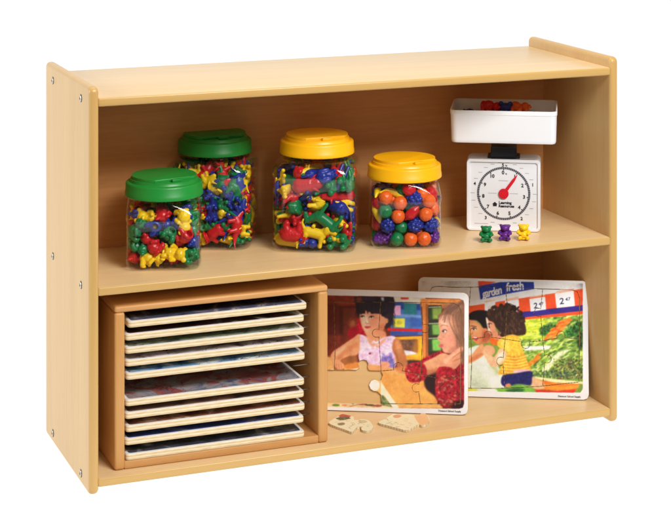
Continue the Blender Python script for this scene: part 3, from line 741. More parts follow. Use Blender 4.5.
    P.poly([(228, 66), (285, 71), (232, 90)], (222, 74, 44), smooth=False)
    P.poly([(230, 84), (300, 71), (403, 69), (404, 93), (320, 108), (236, 126)], (38, 58, 152), smooth=False)
    P.text('garden', (243, 121), (24.5, -5.8), (-1.5, -36), (244, 242, 246), bold=.028, gap=.90)
    P.text('fresh', (317, 100), (28, -3.2), (-1, -37), (244, 242, 246), bold=.028, gap=.98)
    card = (238, 238, 240)
    for q in ([(249, 138), (282, 132), (282, 166), (250, 168)], [(313, 131), (355, 124), (358, 162), (316, 168)], [(389, 124), (438, 117), (441, 157), (393, 163)], [(469, 107), (527, 98), (531, 146), (474, 152)]):
        P.poly(q, card, smooth=False)
    for q in ([(250, 133), (280, 128)], [(314, 126), (354, 119)], [(392, 119), (436, 112)], [(474, 101), (528, 93)]):
        P.line(q, (246, 168, 130), 3, soft=1)
    P.ell(334, 147, 8, 6, (190, 212, 226), soft=3); P.ell(266, 150, 7, 6, (214, 206, 190), soft=3)
    for (x, y, k_) in ((402, 154, 26), (483, 141, 29)):
        P.text('2', (x, y), (k_, -k_*.12), (0, -k_*.95), (40, 44, 72), bold=.02)
        P.text('47', (x+k_*.62, y-k_*.36), (k_*.56, -k_*.07), (0, -k_*.5), (40, 44, 72), bold=.02)
    # mother and child
    skin, tan = (226, 146, 98), (216, 132, 84)
    P.poly(m(S, [(-60, 250), (20, 120), (80, 75), (170, 62), (260, 90), (300, 200), (310, 330), (250, 350), (200, 300), (150, 200), (60, 170), (-60, 300)]), (30, 24, 24), soft=2)
    P.poly(m(S, [(-50, 190), (40, 165), (120, 190), (180, 250), (225, 260), (290, 330), (250, 400), (190, 420), (130, 425), (100, 405), (60, 360), (42, 300), (-50, 320)]), tan, soft=2)
    P.poly(m(S, [(40, 200), (110, 200), (160, 260), (130, 330), (60, 330), (40, 270)]), (236, 160, 110), soft=7, alpha=.9)
    P.poly(m(S, [(190, 290), (260, 300), (280, 350), (220, 400), (170, 400)]), (150, 70, 44), soft=8, alpha=.8)
    P.ell(*S(88, 266), 6.5, 3, (232, 212, 200), soft=1); P.ell(*S(84, 266), 2.8, 2.9, (44, 26, 24), soft=1); P.line(m(S, [(58, 262), (85, 250), (116, 264)]), (50, 28, 26), 2, soft=1)
    P.poly(m(S, [(44, 250), (60, 300), (52, 320), (36, 316)]), (236, 162, 112), soft=2); P.line(m(S, [(60, 318), (72, 312), (70, 298)]), (160, 84, 54), 1.6, soft=1)
    P.ell(*S(130, 320), 12, 11, (232, 140, 96), soft=6, alpha=.8)
    P.line(m(S, [(55, 230), (90, 235), (115, 240)]), (70, 42, 34), 2, soft=1)
    P.poly(m(S, [(70, 345), (110, 350), (135, 355), (115, 388), (90, 375)]), (190, 50, 52), soft=1); P.poly(m(S, [(72, 347), (100, 350), (125, 356), (100, 364)]), (246, 238, 230), soft=1)
    P.poly(m(Cc, [(-60, 160), (50, 140), (110, 120), (160, 130), (250, 250), (300, 340), (300, 445), (-60, 445)]), (222, 230, 208), soft=2)
    P.poly(m(Cc, [(60, 250), (130, 300), (230, 440), (150, 440), (50, 400)]), (204, 216, 186), soft=9, alpha=.8)
    P.poly(m(Cc, [(190, 220), (250, 260), (270, 330), (220, 290)]), (176, 176, 110), soft=7, alpha=.7)
    P.poly(m(Cc, [(-60, 190), (60, 190), (110, 140), (150, 110), (175, 160), (150, 200), (60, 250), (-60, 280)]), (228, 150, 104), soft=2)
    P.poly(m(Cc, [(60, 220), (130, 180), (160, 185), (100, 225), (50, 250)]), (196, 108, 66), soft=5, alpha=.7)
    P.poly(m(S, [(210, 200), (225, 130), (300, 60), (380, 15), (440, 12), (520, 60), (620, 190), (640, 300), (600, 330), (480, 330), (380, 300), (310, 240), (240, 200), (222, 250)]), (56, 36, 28), soft=2)
    P.poly(m(S, [(215, 140), (240, 170), (300, 200), (330, 290), (390, 310), (370, 390), (300, 400), (265, 350), (285, 330), (262, 300), (240, 270), (255, 245), (228, 200)]), (222, 142, 104), soft=2)
    P.poly(m(S, [(215, 140), (235, 165), (240, 230), (262, 300), (246, 300), (225, 215)]), (250, 226, 206), soft=2)
    P.ell(*S(254, 214), 4.4, 2.4, (230, 214, 208), soft=1); P.ell(*S(250, 214), 2.3, 2.4, (48, 30, 28), soft=1); P.line(m(S, [(236, 210), (255, 202), (276, 210)]), (52, 32, 30), 1.8, soft=1); P.line(m(S, [(262, 300), (250, 296), (244, 288)]), (190, 70, 60), 2, soft=1); P.ell(*S(252, 285), 3, 3, (220, 180, 190), soft=1)
    for i in range(90):
        a = P.rs.rand()*6.28; x, y = 312+56*math.cos(a)+P.rs.randint(-4, 5), 190+46*math.sin(a)+P.rs.randint(-4, 5)
        if x < 292 and y > 172: continue
        P.ell(x, y, 3+P.rs.rand()*5, 3+P.rs.rand()*4, [(56, 36, 28), (40, 26, 22), (74, 50, 36)][P.rs.randint(3)], soft=1, rot=P.rs.randint(180))
    for i in range(240):                                       # curls
        a = P.rs.rand()*6.28; q = math.sqrt(P.rs.rand()); x, y = 313+q*50*math.cos(a), 192+q*44*math.sin(a)
        if x < 290 and y > 185: continue
        P.line([(x, y), (x+3, y+3), (x+1, y+7), (x+4, y+9)], [(84, 58, 42), (34, 22, 20), (112, 82, 60), (48, 30, 24)][P.rs.randint(4)], 1.2, soft=1, alpha=.65)
    P.poly(m(Cc, [(215, 60), (245, 70), (270, 80), (275, 110), (230, 115), (210, 95)]), (226, 98, 32), soft=3)
    P.poly(m(Cc, [(265, 90), (310, 55), (370, 40), (420, 60), (440, 130), (500, 280), (510, 305), (400, 320), (280, 335), (270, 310), (310, 240), (330, 170), (270, 130)]), (242, 178, 58), soft=2, noise=.05)
    for k_ in range(7):
        y = 185+k_*21; P.line(m(Cc, [(330-k_*8, y+14), (400, y+20), (470+k_*5, y)]), (226, 126, 36), 2.4, soft=1, alpha=.75)
        P.line(m(Cc, [(330-k_*8, y+22), (400, y+29), (470+k_*5, y+9)]), (250, 214, 110), 1.8, soft=1, alpha=.6)
    P.poly(m(Cc, [(280, 100), (330, 70), (360, 160), (320, 150)]), (248, 206, 92), soft=4, alpha=.8)
    P.poly(m(Cc, [(155, 165), (190, 150), (235, 205), (285, 140), (325, 165), (330, 195), (300, 250), (250, 275), (215, 270), (185, 230)]), (236, 172, 132), soft=2)
    P.poly(m(Cc, [(255, 205), (290, 170), (315, 175), (290, 235), (260, 250)]), (250, 214, 186), soft=5, alpha=.8)
    P.poly(m(Cc, [(175, 120), (225, 125), (245, 165), (210, 195), (170, 160)]), (232, 160, 118), soft=2)
    P.poly(m(Cc, [(385, 305), (470, 295), (505, 312), (400, 322)]), (232, 178, 196), soft=2)
    P.poly(m(Cc, [(300, 345), (400, 325), (500, 308), (522, 330), (518, 400), (490, 415), (310, 422)]), (36, 34, 92), soft=2, noise=.08)
    P.poly(m(Cc, [(522, 350), (560, 372), (600, 390), (600, 440), (500, 435), (515, 400)]), (232, 176, 130), soft=3)
    P.poly(m(Cc, [(320, 410), (350, 400), (365, 420), (335, 430)]), (206, 120, 84), soft=2)
    P.poly(m(Cc, [(230, 440), (330, 428), (410, 404), (500, 418), (540, 450), (520, 474), (240, 474)]), (112, 166, 62), soft=3)
    P.poly(m(Cc, [(330, 448), (400, 430), (460, 440), (440, 468), (350, 470)]), (46, 96, 52), soft=5)
    P.poly(m(Cc, [(-60, 430), (60, 432), (130, 455), (60, 474), (-60, 474)]), (206, 206, 60), soft=4)
    P.poly(m(Cc, [(120, 450), (240, 440), (250, 474), (90, 474)]), (226, 230, 220), soft=3)
    full = np.ones((P.H, P.W)); inside = P.full(P.mask(P.pts(area))); P.photo(inside); P.put(full-inside, white); P.speck(inside, .018, 1)
    P.text('Discount School Supply', (478, 430.5), (7.4, .22), (0, -7.6), (26, 24, 30), bold=.03)
    cuts = [[(82, 120), (78, 102), (84, 89), (100, 85), (150, 88), (200, 88), (300, 86), (420, 93), (520, 96), (538, 102), (545, 120), (545, 250), (543, 384), (420, 398), (300, 404), (82, 402), (82, 120)],
            knob((205, 88), (206, 250), .5, 13, 1), [(206, 250), (208, 330), (205, 403)], knob((313, 86.5), (313, 250), .4, 13, -1), knob((313, 250), (312, 404), .45, 13, 1),
            knob((430, 93.5), (430, 255), .45, 13, 1), knob((430, 255), (430, 397), .4, 13, -1),
            knob((82, 246), (206, 250), .5, 13, 1), knob((206, 250), (313, 250), .5, 12, -1), knob((313, 250), (430, 255), .55, 13, 1), knob((430, 255), (545, 250), .5, 13, -1)]
    return P, cuts

def patch(name, mask, rgb, cell, z, depth, org=(0, 0)):
    "cells of a printed sheet as one mesh: coloured face at local y = -z.., sawn sides going back by depth"
    ny, nx = mask.shape
    vid = -np.ones((ny+1, nx+1), int); use = np.zeros((ny+1, nx+1), bool)
    for dy in (0, 1):
        for dx in (0, 1): use[dy:ny+dy, dx:nx+dx] |= mask
    vid[use] = np.arange(use.sum()); jj, ii = np.nonzero(use)
    pad = np.pad(rgb, ((0, 1), (0, 1), (0, 0)), mode='edge')
    vc = pad[jj, ii]
    co = np.stack([ii*cell+org[0], np.full(len(ii), z), jj*cell+org[1]], 1)
    cj, ci = np.nonzero(mask)
    quads = np.stack([vid[cj, ci], vid[cj, ci+1], vid[cj+1, ci+1], vid[cj+1, ci]], 1)
    pm = np.pad(mask, 1); edges = []
    for dj, di, a, b in ((-1, 0, (0, 0), (0, 1)), (1, 0, (1, 1), (1, 0)), (0, -1, (1, 0), (0, 0)), (0, 1, (0, 1), (1, 1))):
        k = mask & ~pm[1+dj:1+dj+ny, 1+di:1+di+nx]; j, i = np.nonzero(k)
        edges.append(np.stack([vid[j+a[0], i+a[1]], vid[j+b[0], i+b[1]]], 1))
    edges = np.concatenate(edges); bnd = np.unique(edges); nb = len(co)
    mp = -np.ones(nb, int); mp[bnd] = nb+np.arange(len(bnd))
    top2 = mp; low = -np.ones(nb, int); low[bnd] = nb+len(bnd)+np.arange(len(bnd))
    co2 = co[bnd].copy(); co3 = co[bnd].copy(); co3[:, 1] += depth
    sides = np.stack([top2[edges[:, 1]], top2[edges[:, 0]], low[edges[:, 0]], low[edges[:, 1]]], 1)
    allco = np.concatenate([co, co2, co3]); faces = np.concatenate([quads, sides])
    me = bpy.data.meshes.new(name)
    me.vertices.add(len(allco)); me.vertices.foreach_set('co', allco.astype(np.float32).ravel())
    me.loops.add(len(faces)*4); me.loops.foreach_set('vertex_index', faces.astype(np.int32).ravel())
    me.polygons.add(len(faces)); me.polygons.foreach_set('loop_start', np.arange(0, len(faces)*4, 4, dtype=np.int32))
    mi = np.zeros(len(faces), np.int32); mi[len(quads):] = 1; me.polygons.foreach_set('material_index', mi)
    at = me.attributes.new('print', 'FLOAT_COLOR', 'POINT')
    cc = np.ones((len(allco), 4), np.float32); cc[:nb, :3] = vc; at.data.foreach_set('color', cc.ravel())
    me.update(calc_edges=True); me.validate()
    return me

def regions(free):
    "4-connected components of a boolean grid"
    ny, nx = free.shape; lab = np.zeros((ny, nx), int); n = 0
    f = free.tolist(); L = lab.tolist()
    for j in range(ny):
        for i in range(nx):
            if f[j][i] and not L[j][i]:
                n += 1; st = [(j, i)]; L[j][i] = n
                while st:
                    a, b = st.pop()
                    for c, d in ((a+1, b), (a-1, b), (a, b+1), (a, b-1)):
                        if 0 <= c < ny and 0 <= d < nx and f[c][d] and not L[c][d]: L[c][d] = n; st.append((c, d))
    return np.array(L), n
# where the counters came to rest in each jar: kind, x, y, z, quaternion
BAKE = {
 'bears': [
  ['bear',0.0358,-0.0105,0.0161,0.362,-0.183,0.718,-0.565],
  ['bear',-0.0115,0.0449,0.0167,0.549,0.784,0.18,-0.228],
  ['bear',-0.0561,0.0136,0.0278,0.418,-0.058,0.074,0.903],
  ['bear',-0.0204,-0.0527,0.0166,0.509,0.535,0.489,0.464],
  ['bear',0.0399,0.0456,0.0166,0.583,0.673,-0.455,0.024],
  ['bear',-0.0417,0.0427,0.0166,0.124,0.131,-0.713,-0.678],
  ['bear',-0.0527,-0.0302,0.0185,0.014,-0.089,-0.652,0.753],
  ['bear',0.0115,-0.0307,0.0166,0.57,0.527,0.615,0.138],
  ['bear',0.0133,0.0297,0.0213,0.521,-0.171,-0.683,-0.482],
  ['bear',-0.0179,0.0091,0.017,0.338,-0.673,-0.126,0.646],
  ['bear',-0.024,-0.0263,0.0261,0.796,0.551,-0.018,0.249],
  ['bear',0.0537,-0.0394,0.0199,0.518,-0.241,0.738,0.36],
  ['bear',-0.014,0.045,0.041,0.39,0.793,-0.2,0.424],
  ['bear',-0.0451,-0.0115,0.0402,0.593,0.378,0.689,0.175],
  ['bear',0.0207,-0.0561,0.0285,0.637,-0.1,0.715,-0.269],
  ['bear',0.054,0.0115,0.0241,0.783,0.602,0.107,-0.111],
  ['bear',-0.0448,0.0405,0.0392,0.586,0.332,0.708,0.212],
  ['bear',-0.0465,-0.0456,0.0401,0.266,-0.281,0.73,-0.563],
  ['bear',0.055,-0.0337,0.0438,0.693,0.622,-0.104,0.349],
  ['bear',0.044,0.0423,0.0395,0.19,0.327,0.582,0.72],
  ['bear',-0.0245,0.0156,0.0386,0.603,-0.347,0.562,-0.447],
  ['bear',0.0369,-0.0466,0.0564,0.427,-0.847,-0.287,0.138],
  ['bear',0.0563,0.0131,0.0464,0.657,-0.601,0.42,0.178],
  ['bear',0.0145,0.053,0.0374,0.751,0.341,-0.226,-0.518],
  ['bear',-0.0074,-0.0055,0.0477,0.944,-0.324,0.013,-0.06],
  ['bear',0.021,-0.0185,0.0364,0.555,0.828,0.004,0.075],
  ['bear',0.02,0.0146,0.0514,0.749,0.483,0.367,0.266],
  ['bear',-0.0323,0.0413,0.0633,0.419,-0.596,0.371,0.576],
  ['bear',-0.0224,-0.0549,0.0492,0.509,-0.337,-0.124,0.783],
  ['bear',0.0295,-0.0223,0.0617,0.531,0.049,-0.771,0.35],
  ['bear',0.0284,0.0455,0.0611,0.109,0.124,-0.652,0.74],
  ['bear',-0.0531,0.0245,0.0628,0.777,-0.588,-0.211,-0.078],
  ['bear',0.0057,-0.0455,0.0576,0.28,-0.122,-0.874,-0.378],
  ['bear',0.0464,0.0047,0.0765,0.494,-0.805,-0.181,0.274],
  ['bear',0.0025,0.032,0.0708,0.509,-0.815,-0.275,0.025],
  ['bear',-0.0461,-0.0144,0.0689,0.119,-0.653,-0.537,-0.521],
  ['bear',0.0186,-0.0378,0.0821,0.356,-0.622,-0.39,0.578],
  ['bear',0.0533,0.0443,0.0759,0.412,-0.12,0.484,0.763],
  ['bear',-0.0222,0.0142,0.084,0.231,-0.098,0.526,0.813],
  ['bear',-0.0244,-0.0259,0.0604,0.258,0.16,-0.869,0.392],
  ['bear',0.0176,-0.0039,0.0797,0.729,-0.313,0.223,-0.566],
  ['bear',-0.0128,0.0563,0.0756,0.276,-0.878,0.234,-0.312],
  ['bear',-0.0523,0.0003,0.0915,0.334,0.12,-0.305,0.884],
  ['bear',-0.0478,-0.0498,0.0766,0.742,0.305,0.108,0.587],
  ['bear',0.0489,0.0285,0.0923,0.281,0.906,-0.241,0.207],
  ['bear',-0.0494,0.0458,0.0873,0.467,0.708,-0.53,0.007],
  ['bear',-0.0432,-0.031,0.0971,0.298,-0.357,-0.339,0.818],
  ['bear',0.0391,-0.0494,0.0887,0.089,0.968,0.233,0.021],
  ['bear',0.0278,0.0453,0.0881,0.292,0.315,-0.648,0.628],
  ['bear',-0.0168,-0.045,0.079,0.315,-0.399,-0.628,-0.589],
  ['bear',0.0557,-0.0345,0.0814,0.029,0.828,-0.541,0.143],
  ['bear',0.0022,0.0406,0.1002,0.573,0.587,-0.443,0.363],
  ['bear',-0.046,0.0307,0.0915,0.235,0.87,0.334,-0.276],
  ['bear',-0.002,-0.0452,0.1016,0.617,0.778,-0.073,0.092],
  ['bear',-0.0201,0.0384,0.0989,0.249,0.101,0.735,-0.623],
  ['bear',-0.0051,-0.0054,0.0964,0.109,-0.213,-0.772,0.59],
  ['bear',-0.0299,-0.0461,0.0947,0.796,0.02,-0.605,0.015],
  ['bear',0.0445,-0.0254,0.0965,0.454,-0.591,0.606,0.277],
  ['bear',0.0289,0.0441,0.095,0.465,0.379,-0.752,-0.272],
  ['bear',-0.0418,-0.0202,0.0999,0.191,-0.012,0.82,0.54],
 ],
 'dinos': [
  ['rex',0.0434,0.0099,0.0118,0.098,0.227,-0.85,0.465],
  ['stego',0.0115,0.0289,0.0145,0.39,0.398,-0.587,-0.588],
  ['bronto',-0.0547,-0.0074,0.0144,0.497,-0.499,0.524,-0.479],
  ['tric',0.0105,-0.068,0.0311,0.019,0.392,0.377,-0.839],
  ['tric',0.0455,0.0411,0.0161,0.045,-0.051,0.716,-0.695],
  ['rex',-0.0515,0.0401,0.0139,0.232,0.513,0.576,0.593],
  ['stego',-0.0429,-0.0477,0.0246,0.523,0.0,0.014,-0.852],
  ['stego',0.0384,-0.0454,0.0141,0.454,-0.691,0.422,-0.371],
  ['stego',0.0115,0.0549,0.015,0.697,0.688,0.125,0.158],
  ['bronto',-0.0557,0.0188,0.0115,0.127,-0.73,0.575,-0.348],
  ['tric',-0.0257,-0.0627,0.0226,0.204,0.013,-0.058,-0.977],
  ['tric',0.0623,0.0067,0.0178,0.559,-0.434,-0.558,0.433],
  ['rex',-0.0466,0.0132,0.0157,0.549,-0.591,-0.456,0.375],
  ['tric',-0.0216,-0.0044,0.0161,0.236,0.843,0.391,0.283],
  ['bronto',0.05,-0.0367,0.0126,0.55,-0.698,-0.374,0.264],
  ['bronto',0.0585,0.0388,0.0258,0.382,0.711,-0.585,0.079],
  ['bronto',-0.0607,0.0419,0.0426,0.7,-0.103,-0.6,-0.374],
  ['tric',-0.0652,-0.0459,0.0171,0.381,0.769,-0.514,0.003],
  ['stego',0.0596,-0.0419,0.0268,0.34,-0.625,-0.336,0.617],
  ['rex',0.0426,0.0531,0.0171,0.073,-0.228,-0.71,0.662],
  ['stego',-0.059,-0.0132,0.025,0.266,-0.641,0.632,-0.344],
  ['tric',-0.0149,-0.0324,0.0169,0.378,-0.328,0.616,-0.608],
  ['tric',0.0472,-0.0094,0.0262,0.887,-0.391,-0.186,-0.16],
  ['stego',-0.0028,0.0596,0.0256,0.7,0.699,-0.1,0.11],
  ['bronto',-0.0524,-0.0182,0.0298,0.751,-0.501,0.032,0.429],
  ['rex',0.0677,-0.038,0.0508,0.079,0.636,0.756,-0.131],
  ['bronto',0.0266,0.0227,0.0244,0.417,0.581,0.542,0.442],
  ['bronto',-0.0209,0.0379,0.0116,0.14,0.298,0.765,0.554],
  ['bronto',-0.0401,-0.0515,0.0469,0.558,-0.678,0.432,0.203],
  ['bronto',0.019,-0.0026,0.028,0.045,0.361,-0.793,-0.488],
  ['stego',0.0315,0.0562,0.0243,0.273,-0.137,0.809,-0.503],
  ['stego',-0.0486,0.0563,0.0245,0.154,0.302,-0.777,0.531],
  ['tric',0.0076,-0.0369,0.0185,0.561,0.679,-0.473,-0.037],
  ['bronto',0.0721,0.0071,0.042,0.089,-0.677,-0.655,-0.323],
  ['stego',-0.0059,0.0389,0.0205,0.415,-0.75,0.426,-0.291],
  ['stego',-0.0658,-0.054,0.0386,0.08,-0.817,0.418,0.389],
  ['rex',0.0419,-0.0417,0.0263,0.441,-0.477,-0.327,0.687],
  ['bronto',0.0418,0.0382,0.0315,0.562,0.491,-0.418,-0.518],
  ['bronto',-0.0386,0.0541,0.0455,0.706,-0.656,0.222,0.15],
  ['bronto',-0.0108,0.0034,0.0341,0.363,0.565,-0.305,-0.675],
  ['bronto',0.0543,0.0112,0.0288,0.149,0.483,-0.833,-0.226],
  ['stego',0.0172,0.0573,0.0362,0.845,-0.514,-0.1,0.107],
  ['stego',-0.058,0.0201,0.0371,0.299,-0.241,-0.825,-0.415],
  ['tric',-0.0195,-0.0515,0.0323,0.864,0.267,-0.309,-0.294],
  ['bronto',0.0336,-0.0372,0.0302,0.538,-0.682,-0.445,0.216],
  ['bronto',-0.0375,0.0428,0.0231,0.237,0.451,-0.839,-0.193],
  ['tric',-0.0554,-0.0103,0.0431,0.182,0.869,0.43,0.163],
  ['bronto',0.0248,-0.0564,0.0377,0.021,-0.0,0.934,0.357],
  ['bronto',0.0115,0.0716,0.0461,0.142,-0.91,-0.044,-0.386],
  ['rex',-0.037,0.0114,0.0317,0.556,-0.498,-0.531,0.401],
  ['rex',-0.0205,-0.0325,0.029,0.386,0.372,-0.835,-0.125],
  ['bronto',0.0611,-0.0605,0.0444,0.155,-0.647,-0.161,-0.729],
  ['tric',0.0044,0.0334,0.0458,0.459,0.769,0.262,0.361],
  ['tric',-0.0075,0.0066,0.0548,0.439,0.869,-0.207,-0.096],
  ['bronto',-0.0035,-0.0478,0.037,0.694,0.403,-0.596,0.011],
  ['bronto',0.033,0.0504,0.0456,0.597,0.77,0.059,0.218],
  ['tric',-0.0553,0.0618,0.0764,0.255,-0.364,0.891,0.096],
  ['stego',-0.0542,-0.0366,0.0413,0.712,-0.379,-0.427,0.408],
  ['tric',0.0339,-0.0344,0.0471,0.506,-0.314,0.388,-0.703],
  ['stego',0.0301,0.0164,0.0446,0.581,0.672,0.318,0.332],
  ['tric',-0.0625,0.0283,0.0755,0.325,-0.43,-0.595,-0.596],
  ['rex',-0.0352,-0.0037,0.0491,0.341,0.817,-0.086,-0.457],
  ['rex',0.0065,-0.0249,0.0452,0.8,0.206,0.394,0.403],
  ['tric',-0.0133,0.0491,0.0506,0.02,0.623,-0.752,-0.214],
  ['stego',-0.069,-0.0259,0.072,0.181,-0.605,-0.763,-0.136],
  ['stego',-0.0211,-0.056,0.0556,0.839,0.371,0.246,0.314],
  ['stego',0.0695,0.0418,0.0635,0.222,0.62,0.753,-0.015],
  ['rex',-0.0335,0.0682,0.0592,0.038,0.371,0.13,0.919],
  ['tric',-0.0431,-0.0585,0.0723,0.282,-0.908,0.204,-0.235],
  ['rex',0.0556,-0.035,0.0402,0.413,0.626,-0.461,0.474],
  ['stego',0.0557,0.0291,0.0532,0.51,0.628,-0.579,-0.107],
  ['tric',-0.0419,0.0379,0.0555,0.307,0.916,-0.21,-0.149],
  ['tric',0.0195,-0.0522,0.0671,0.41,-0.288,-0.241,0.831],
  ['bronto',0.0505,-0.0013,0.0619,0.017,-0.332,0.802,0.496],
  ['rex',0.0196,0.0721,0.0764,0.304,0.096,-0.881,-0.35],
  ['bronto',-0.0497,0.0223,0.0682,0.26,0.936,-0.05,-0.233],
  ['tric',0.0492,-0.0596,0.0688,0.239,-0.893,-0.222,-0.311],
  ['tric',0.043,0.0592,0.0634,0.022,0.05,0.463,0.885],
  ['stego',-0.02,0.0635,0.0692,0.161,-0.861,-0.396,-0.276],
  ['rex',-0.0599,-0.0037,0.0605,0.443,0.678,0.298,0.505],
  ['bronto',0.0292,-0.028,0.0625,0.102,-0.297,-0.656,0.687],
  ['rex',0.0235,0.0407,0.063,0.305,-0.857,0.344,-0.234],
  ['bronto',-0.0377,0.0561,0.0853,0.109,-0.403,-0.4,-0.816],
  ['stego',-0.0174,-0.0203,0.0514,0.169,-0.972,-0.165,0.004],
  ['bronto',0.0322,0.0163,0.0591,0.109,-0.011,-0.801,-0.589],
  ['bronto',0.0373,0.0551,0.0803,0.153,0.293,-0.591,-0.736],
  ['tric',-0.0465,0.0042,0.0816,0.304,-0.029,-0.89,0.339],
  ['bronto',-0.0371,-0.0393,0.0573,0.574,-0.767,0.188,-0.216],
  ['stego',0.0541,0.0263,0.0807,0.29,-0.279,0.596,0.695],
  ['bronto',-0.0558,-0.0252,0.0961,0.631,-0.103,-0.449,0.624],
  ['stego',-0.0526,-0.0166,0.0682,0.912,-0.208,-0.192,0.299],
  ['stego',0.0181,-0.019,0.0758,0.007,0.541,0.736,-0.407],
  ['stego',0.0005,0.0283,0.0721,0.142,-0.692,-0.663,0.247],
  ['tric',-0.0421,-0.0396,0.0762,0.357,0.496,-0.79,0.045],
  ['tric',-0.0161,-0.0449,0.0715,0.391,-0.584,0.536,-0.468],
  ['stego',0.0502,-0.0325,0.0757,0.756,-0.634,0.13,-0.097],
  ['tric',-0.0123,0.0462,0.0729,0.028,-0.786,-0.536,-0.306],
  ['rex',-0.0165,-0.019,0.0781,0.061,0.346,-0.621,0.701],
  ['tric',-0.0013,-0.0371,0.0797,0.08,0.715,0.691,0.07],
  ['stego',0.0286,0.0117,0.0796,0.435,0.214,-0.756,-0.439],
  ['rex',-0.0348,0.032,0.09,0.429,-0.124,-0.718,0.534],
  ['rex',0.0004,-0.0092,0.094,0.331,-0.395,-0.595,0.617],
  ['stego',0.0347,-0.0441,0.0701,0.328,-0.905,0.199,0.182],
  ['tric',0.0387,0.0522,0.0951,0.624,-0.748,0.01,-0.226],
  ['stego',-0.055,-0.053,0.092,0.398,0.184,0.449,-0.778],
  ['tric',0.0057,-0.0623,0.0702,0.515,-0.514,-0.484,-0.485],
  ['rex',0.0471,-0.0101,0.0854,0.739,0.46,0.294,0.395],
  ['bronto',0.0189,0.0324,0.0883,0.077,-0.39,-0.852,-0.34],
  ['bronto',0.0725,-0.0248,0.1062,0.539,0.335,-0.049,0.771],
  ['rex',0.0426,-0.0557,0.0988,0.686,0.067,-0.371,-0.622],
  ['rex',0.0671,0.0462,0.1062,0.517,-0.525,0.582,0.343],
  ['bronto',-0.0103,0.0698,0.0969,0.329,-0.038,-0.943,-0.038],
  ['rex',-0.0234,-0.0529,0.0923,0.785,-0.608,0.055,-0.103],
  ['rex',0.061,-0.0417,0.1011,0.457,-0.329,0.336,0.755],
  ['tric',0.0509,0.0629,0.0856,0.185,0.712,-0.168,0.657],
  ['stego',-0.0202,0.0108,0.0807,0.837,-0.26,0.463,-0.136],
  ['bronto',0.0261,-0.0516,0.0843,0.253,-0.403,-0.748,-0.464],
  ['tric',0.0573,-0.0527,0.1292,0.521,0.348,-0.597,0.5],
  ['rex',0.0185,0.0684,0.1086,0.127,-0.988,-0.054,0.071],
  ['stego',-0.0596,0.0085,0.1083,0.246,-0.265,-0.724,0.587],
  ['tric',0.0413,-0.0304,0.0969,0.045,0.484,0.79,0.372],
  ['stego',0.0566,0.0221,0.0992,0.778,-0.477,-0.129,-0.387],
  ['bronto',-0.0538,0.0417,0.0928,0.175,0.313,0.892,-0.274],
  ['rex',-0.0596,-0.0389,0.1032,0.172,-0.813,-0.346,-0.436],
  ['rex',0.0518,-0.032,0.1137,0.779,0.393,-0.465,-0.148],
  ['stego',-0.0514,0.062,0.1175,0.167,-0.292,0.915,0.223],
  ['bronto',-0.019,0.0425,0.0955,0.304,-0.592,-0.68,0.308],
  ['stego',-0.0118,-0.0586,0.1093,0.095,-0.101,-0.739,-0.66],
  ['rex',0.0289,0.003,0.1126,0.146,0.336,-0.319,0.874],
  ['tric',-0.0344,0.0561,0.1153,0.801,-0.424,-0.42,0.052],
  ['tric',-0.0308,-0.0467,0.1048,0.513,0.551,0.548,0.365],
  ['bronto',-0.0557,-0.0625,0.1224,0.661,0.399,0.578,-0.264],
  ['stego',0.0455,0.0502,0.1232,0.207,0.158,0.52,-0.813],
  ['rex',-0.0502,0.039,0.1154,0.442,-0.379,0.759,-0.291],
  ['rex',-0.0078,-0.0228,0.1027,0.387,0.665,-0.512,-0.382],
  ['bronto',0.067,-0.021,0.1347,0.359,-0.607,-0.632,-0.322],
  ['tric',-0.0039,0.0467,0.1257,0.513,0.649,0.28,0.487],
  ['bronto',-0.0191,-0.0119,0.1071,0.19,0.534,-0.745,0.352],
  ['rex',0.0171,-0.0522,0.1123,0.366,0.091,-0.822,-0.427],
  ['rex',0.0542,-0.0074,0.1096,0.19,-0.679,0.237,-0.668],
  ['rex',-0.0499,0.0526,0.1374,0.228,-0.846,-0.199,-0.439],
  ['stego',-0.0386,-0.0109,0.0929,0.005,0.611,-0.787,-0.088],
  ['bronto',0.0341,-0.0459,0.1094,0.055,-0.92,0.218,-0.32],
  ['rex',0.0393,0.0225,0.1032,0.256,0.73,-0.414,0.48],
  ['rex',-0.0557,0.0092,0.1254,0.004,-0.254,-0.735,-0.629],
  ['stego',-0.0442,-0.0516,0.1284,0.223,-0.749,0.366,0.505],
  ['rex',0.021,-0.0155,0.1189,0.734,-0.472,0.252,-0.417],
  ['tric',0.0132,0.0581,0.1076,0.892,-0.036,-0.371,-0.258],
  ['stego',-0.0636,-0.0219,0.1247,0.351,0.282,-0.874,0.185],
  ['tric',-0.0055,-0.0145,0.1298,0.892,-0.073,-0.294,0.336],
  ['rex',0.0593,0.0177,0.12,0.438,-0.371,-0.714,0.401],
  ['tric',-0.0037,0.0129,0.1139,0.72,0.313,-0.574,0.234],
  ['tric',-0.0486,-0.0349,0.1259,0.74,-0.515,0.103,0.42],
  ['stego',0.0591,-0.002,0.1542,0.728,-0.037,0.037,0.684],
  ['stego',0.0377,0.0349,0.1312,0.236,0.586,-0.612,-0.476],
  ['rex',-0.0238,0.0315,0.1072,0.229,-0.235,-0.61,-0.721],
  ['tric',-0.0171,-0.0551,0.1422,0.08,-0.888,-0.286,-0.351],
  ['tric',0.0479,0.0007,0.1343,0.702,0.616,0.198,0.297],
  ['tric',0.0175,0.0248,0.1274,0.061,0.51,0.853,-0.09],
  ['stego',-0.0447,0.0214,0.1399,0.151,0.105,0.897,0.403],
  ['tric',-0.0143,-0.0626,0.1297,0.067,-0.959,0.18,-0.208],
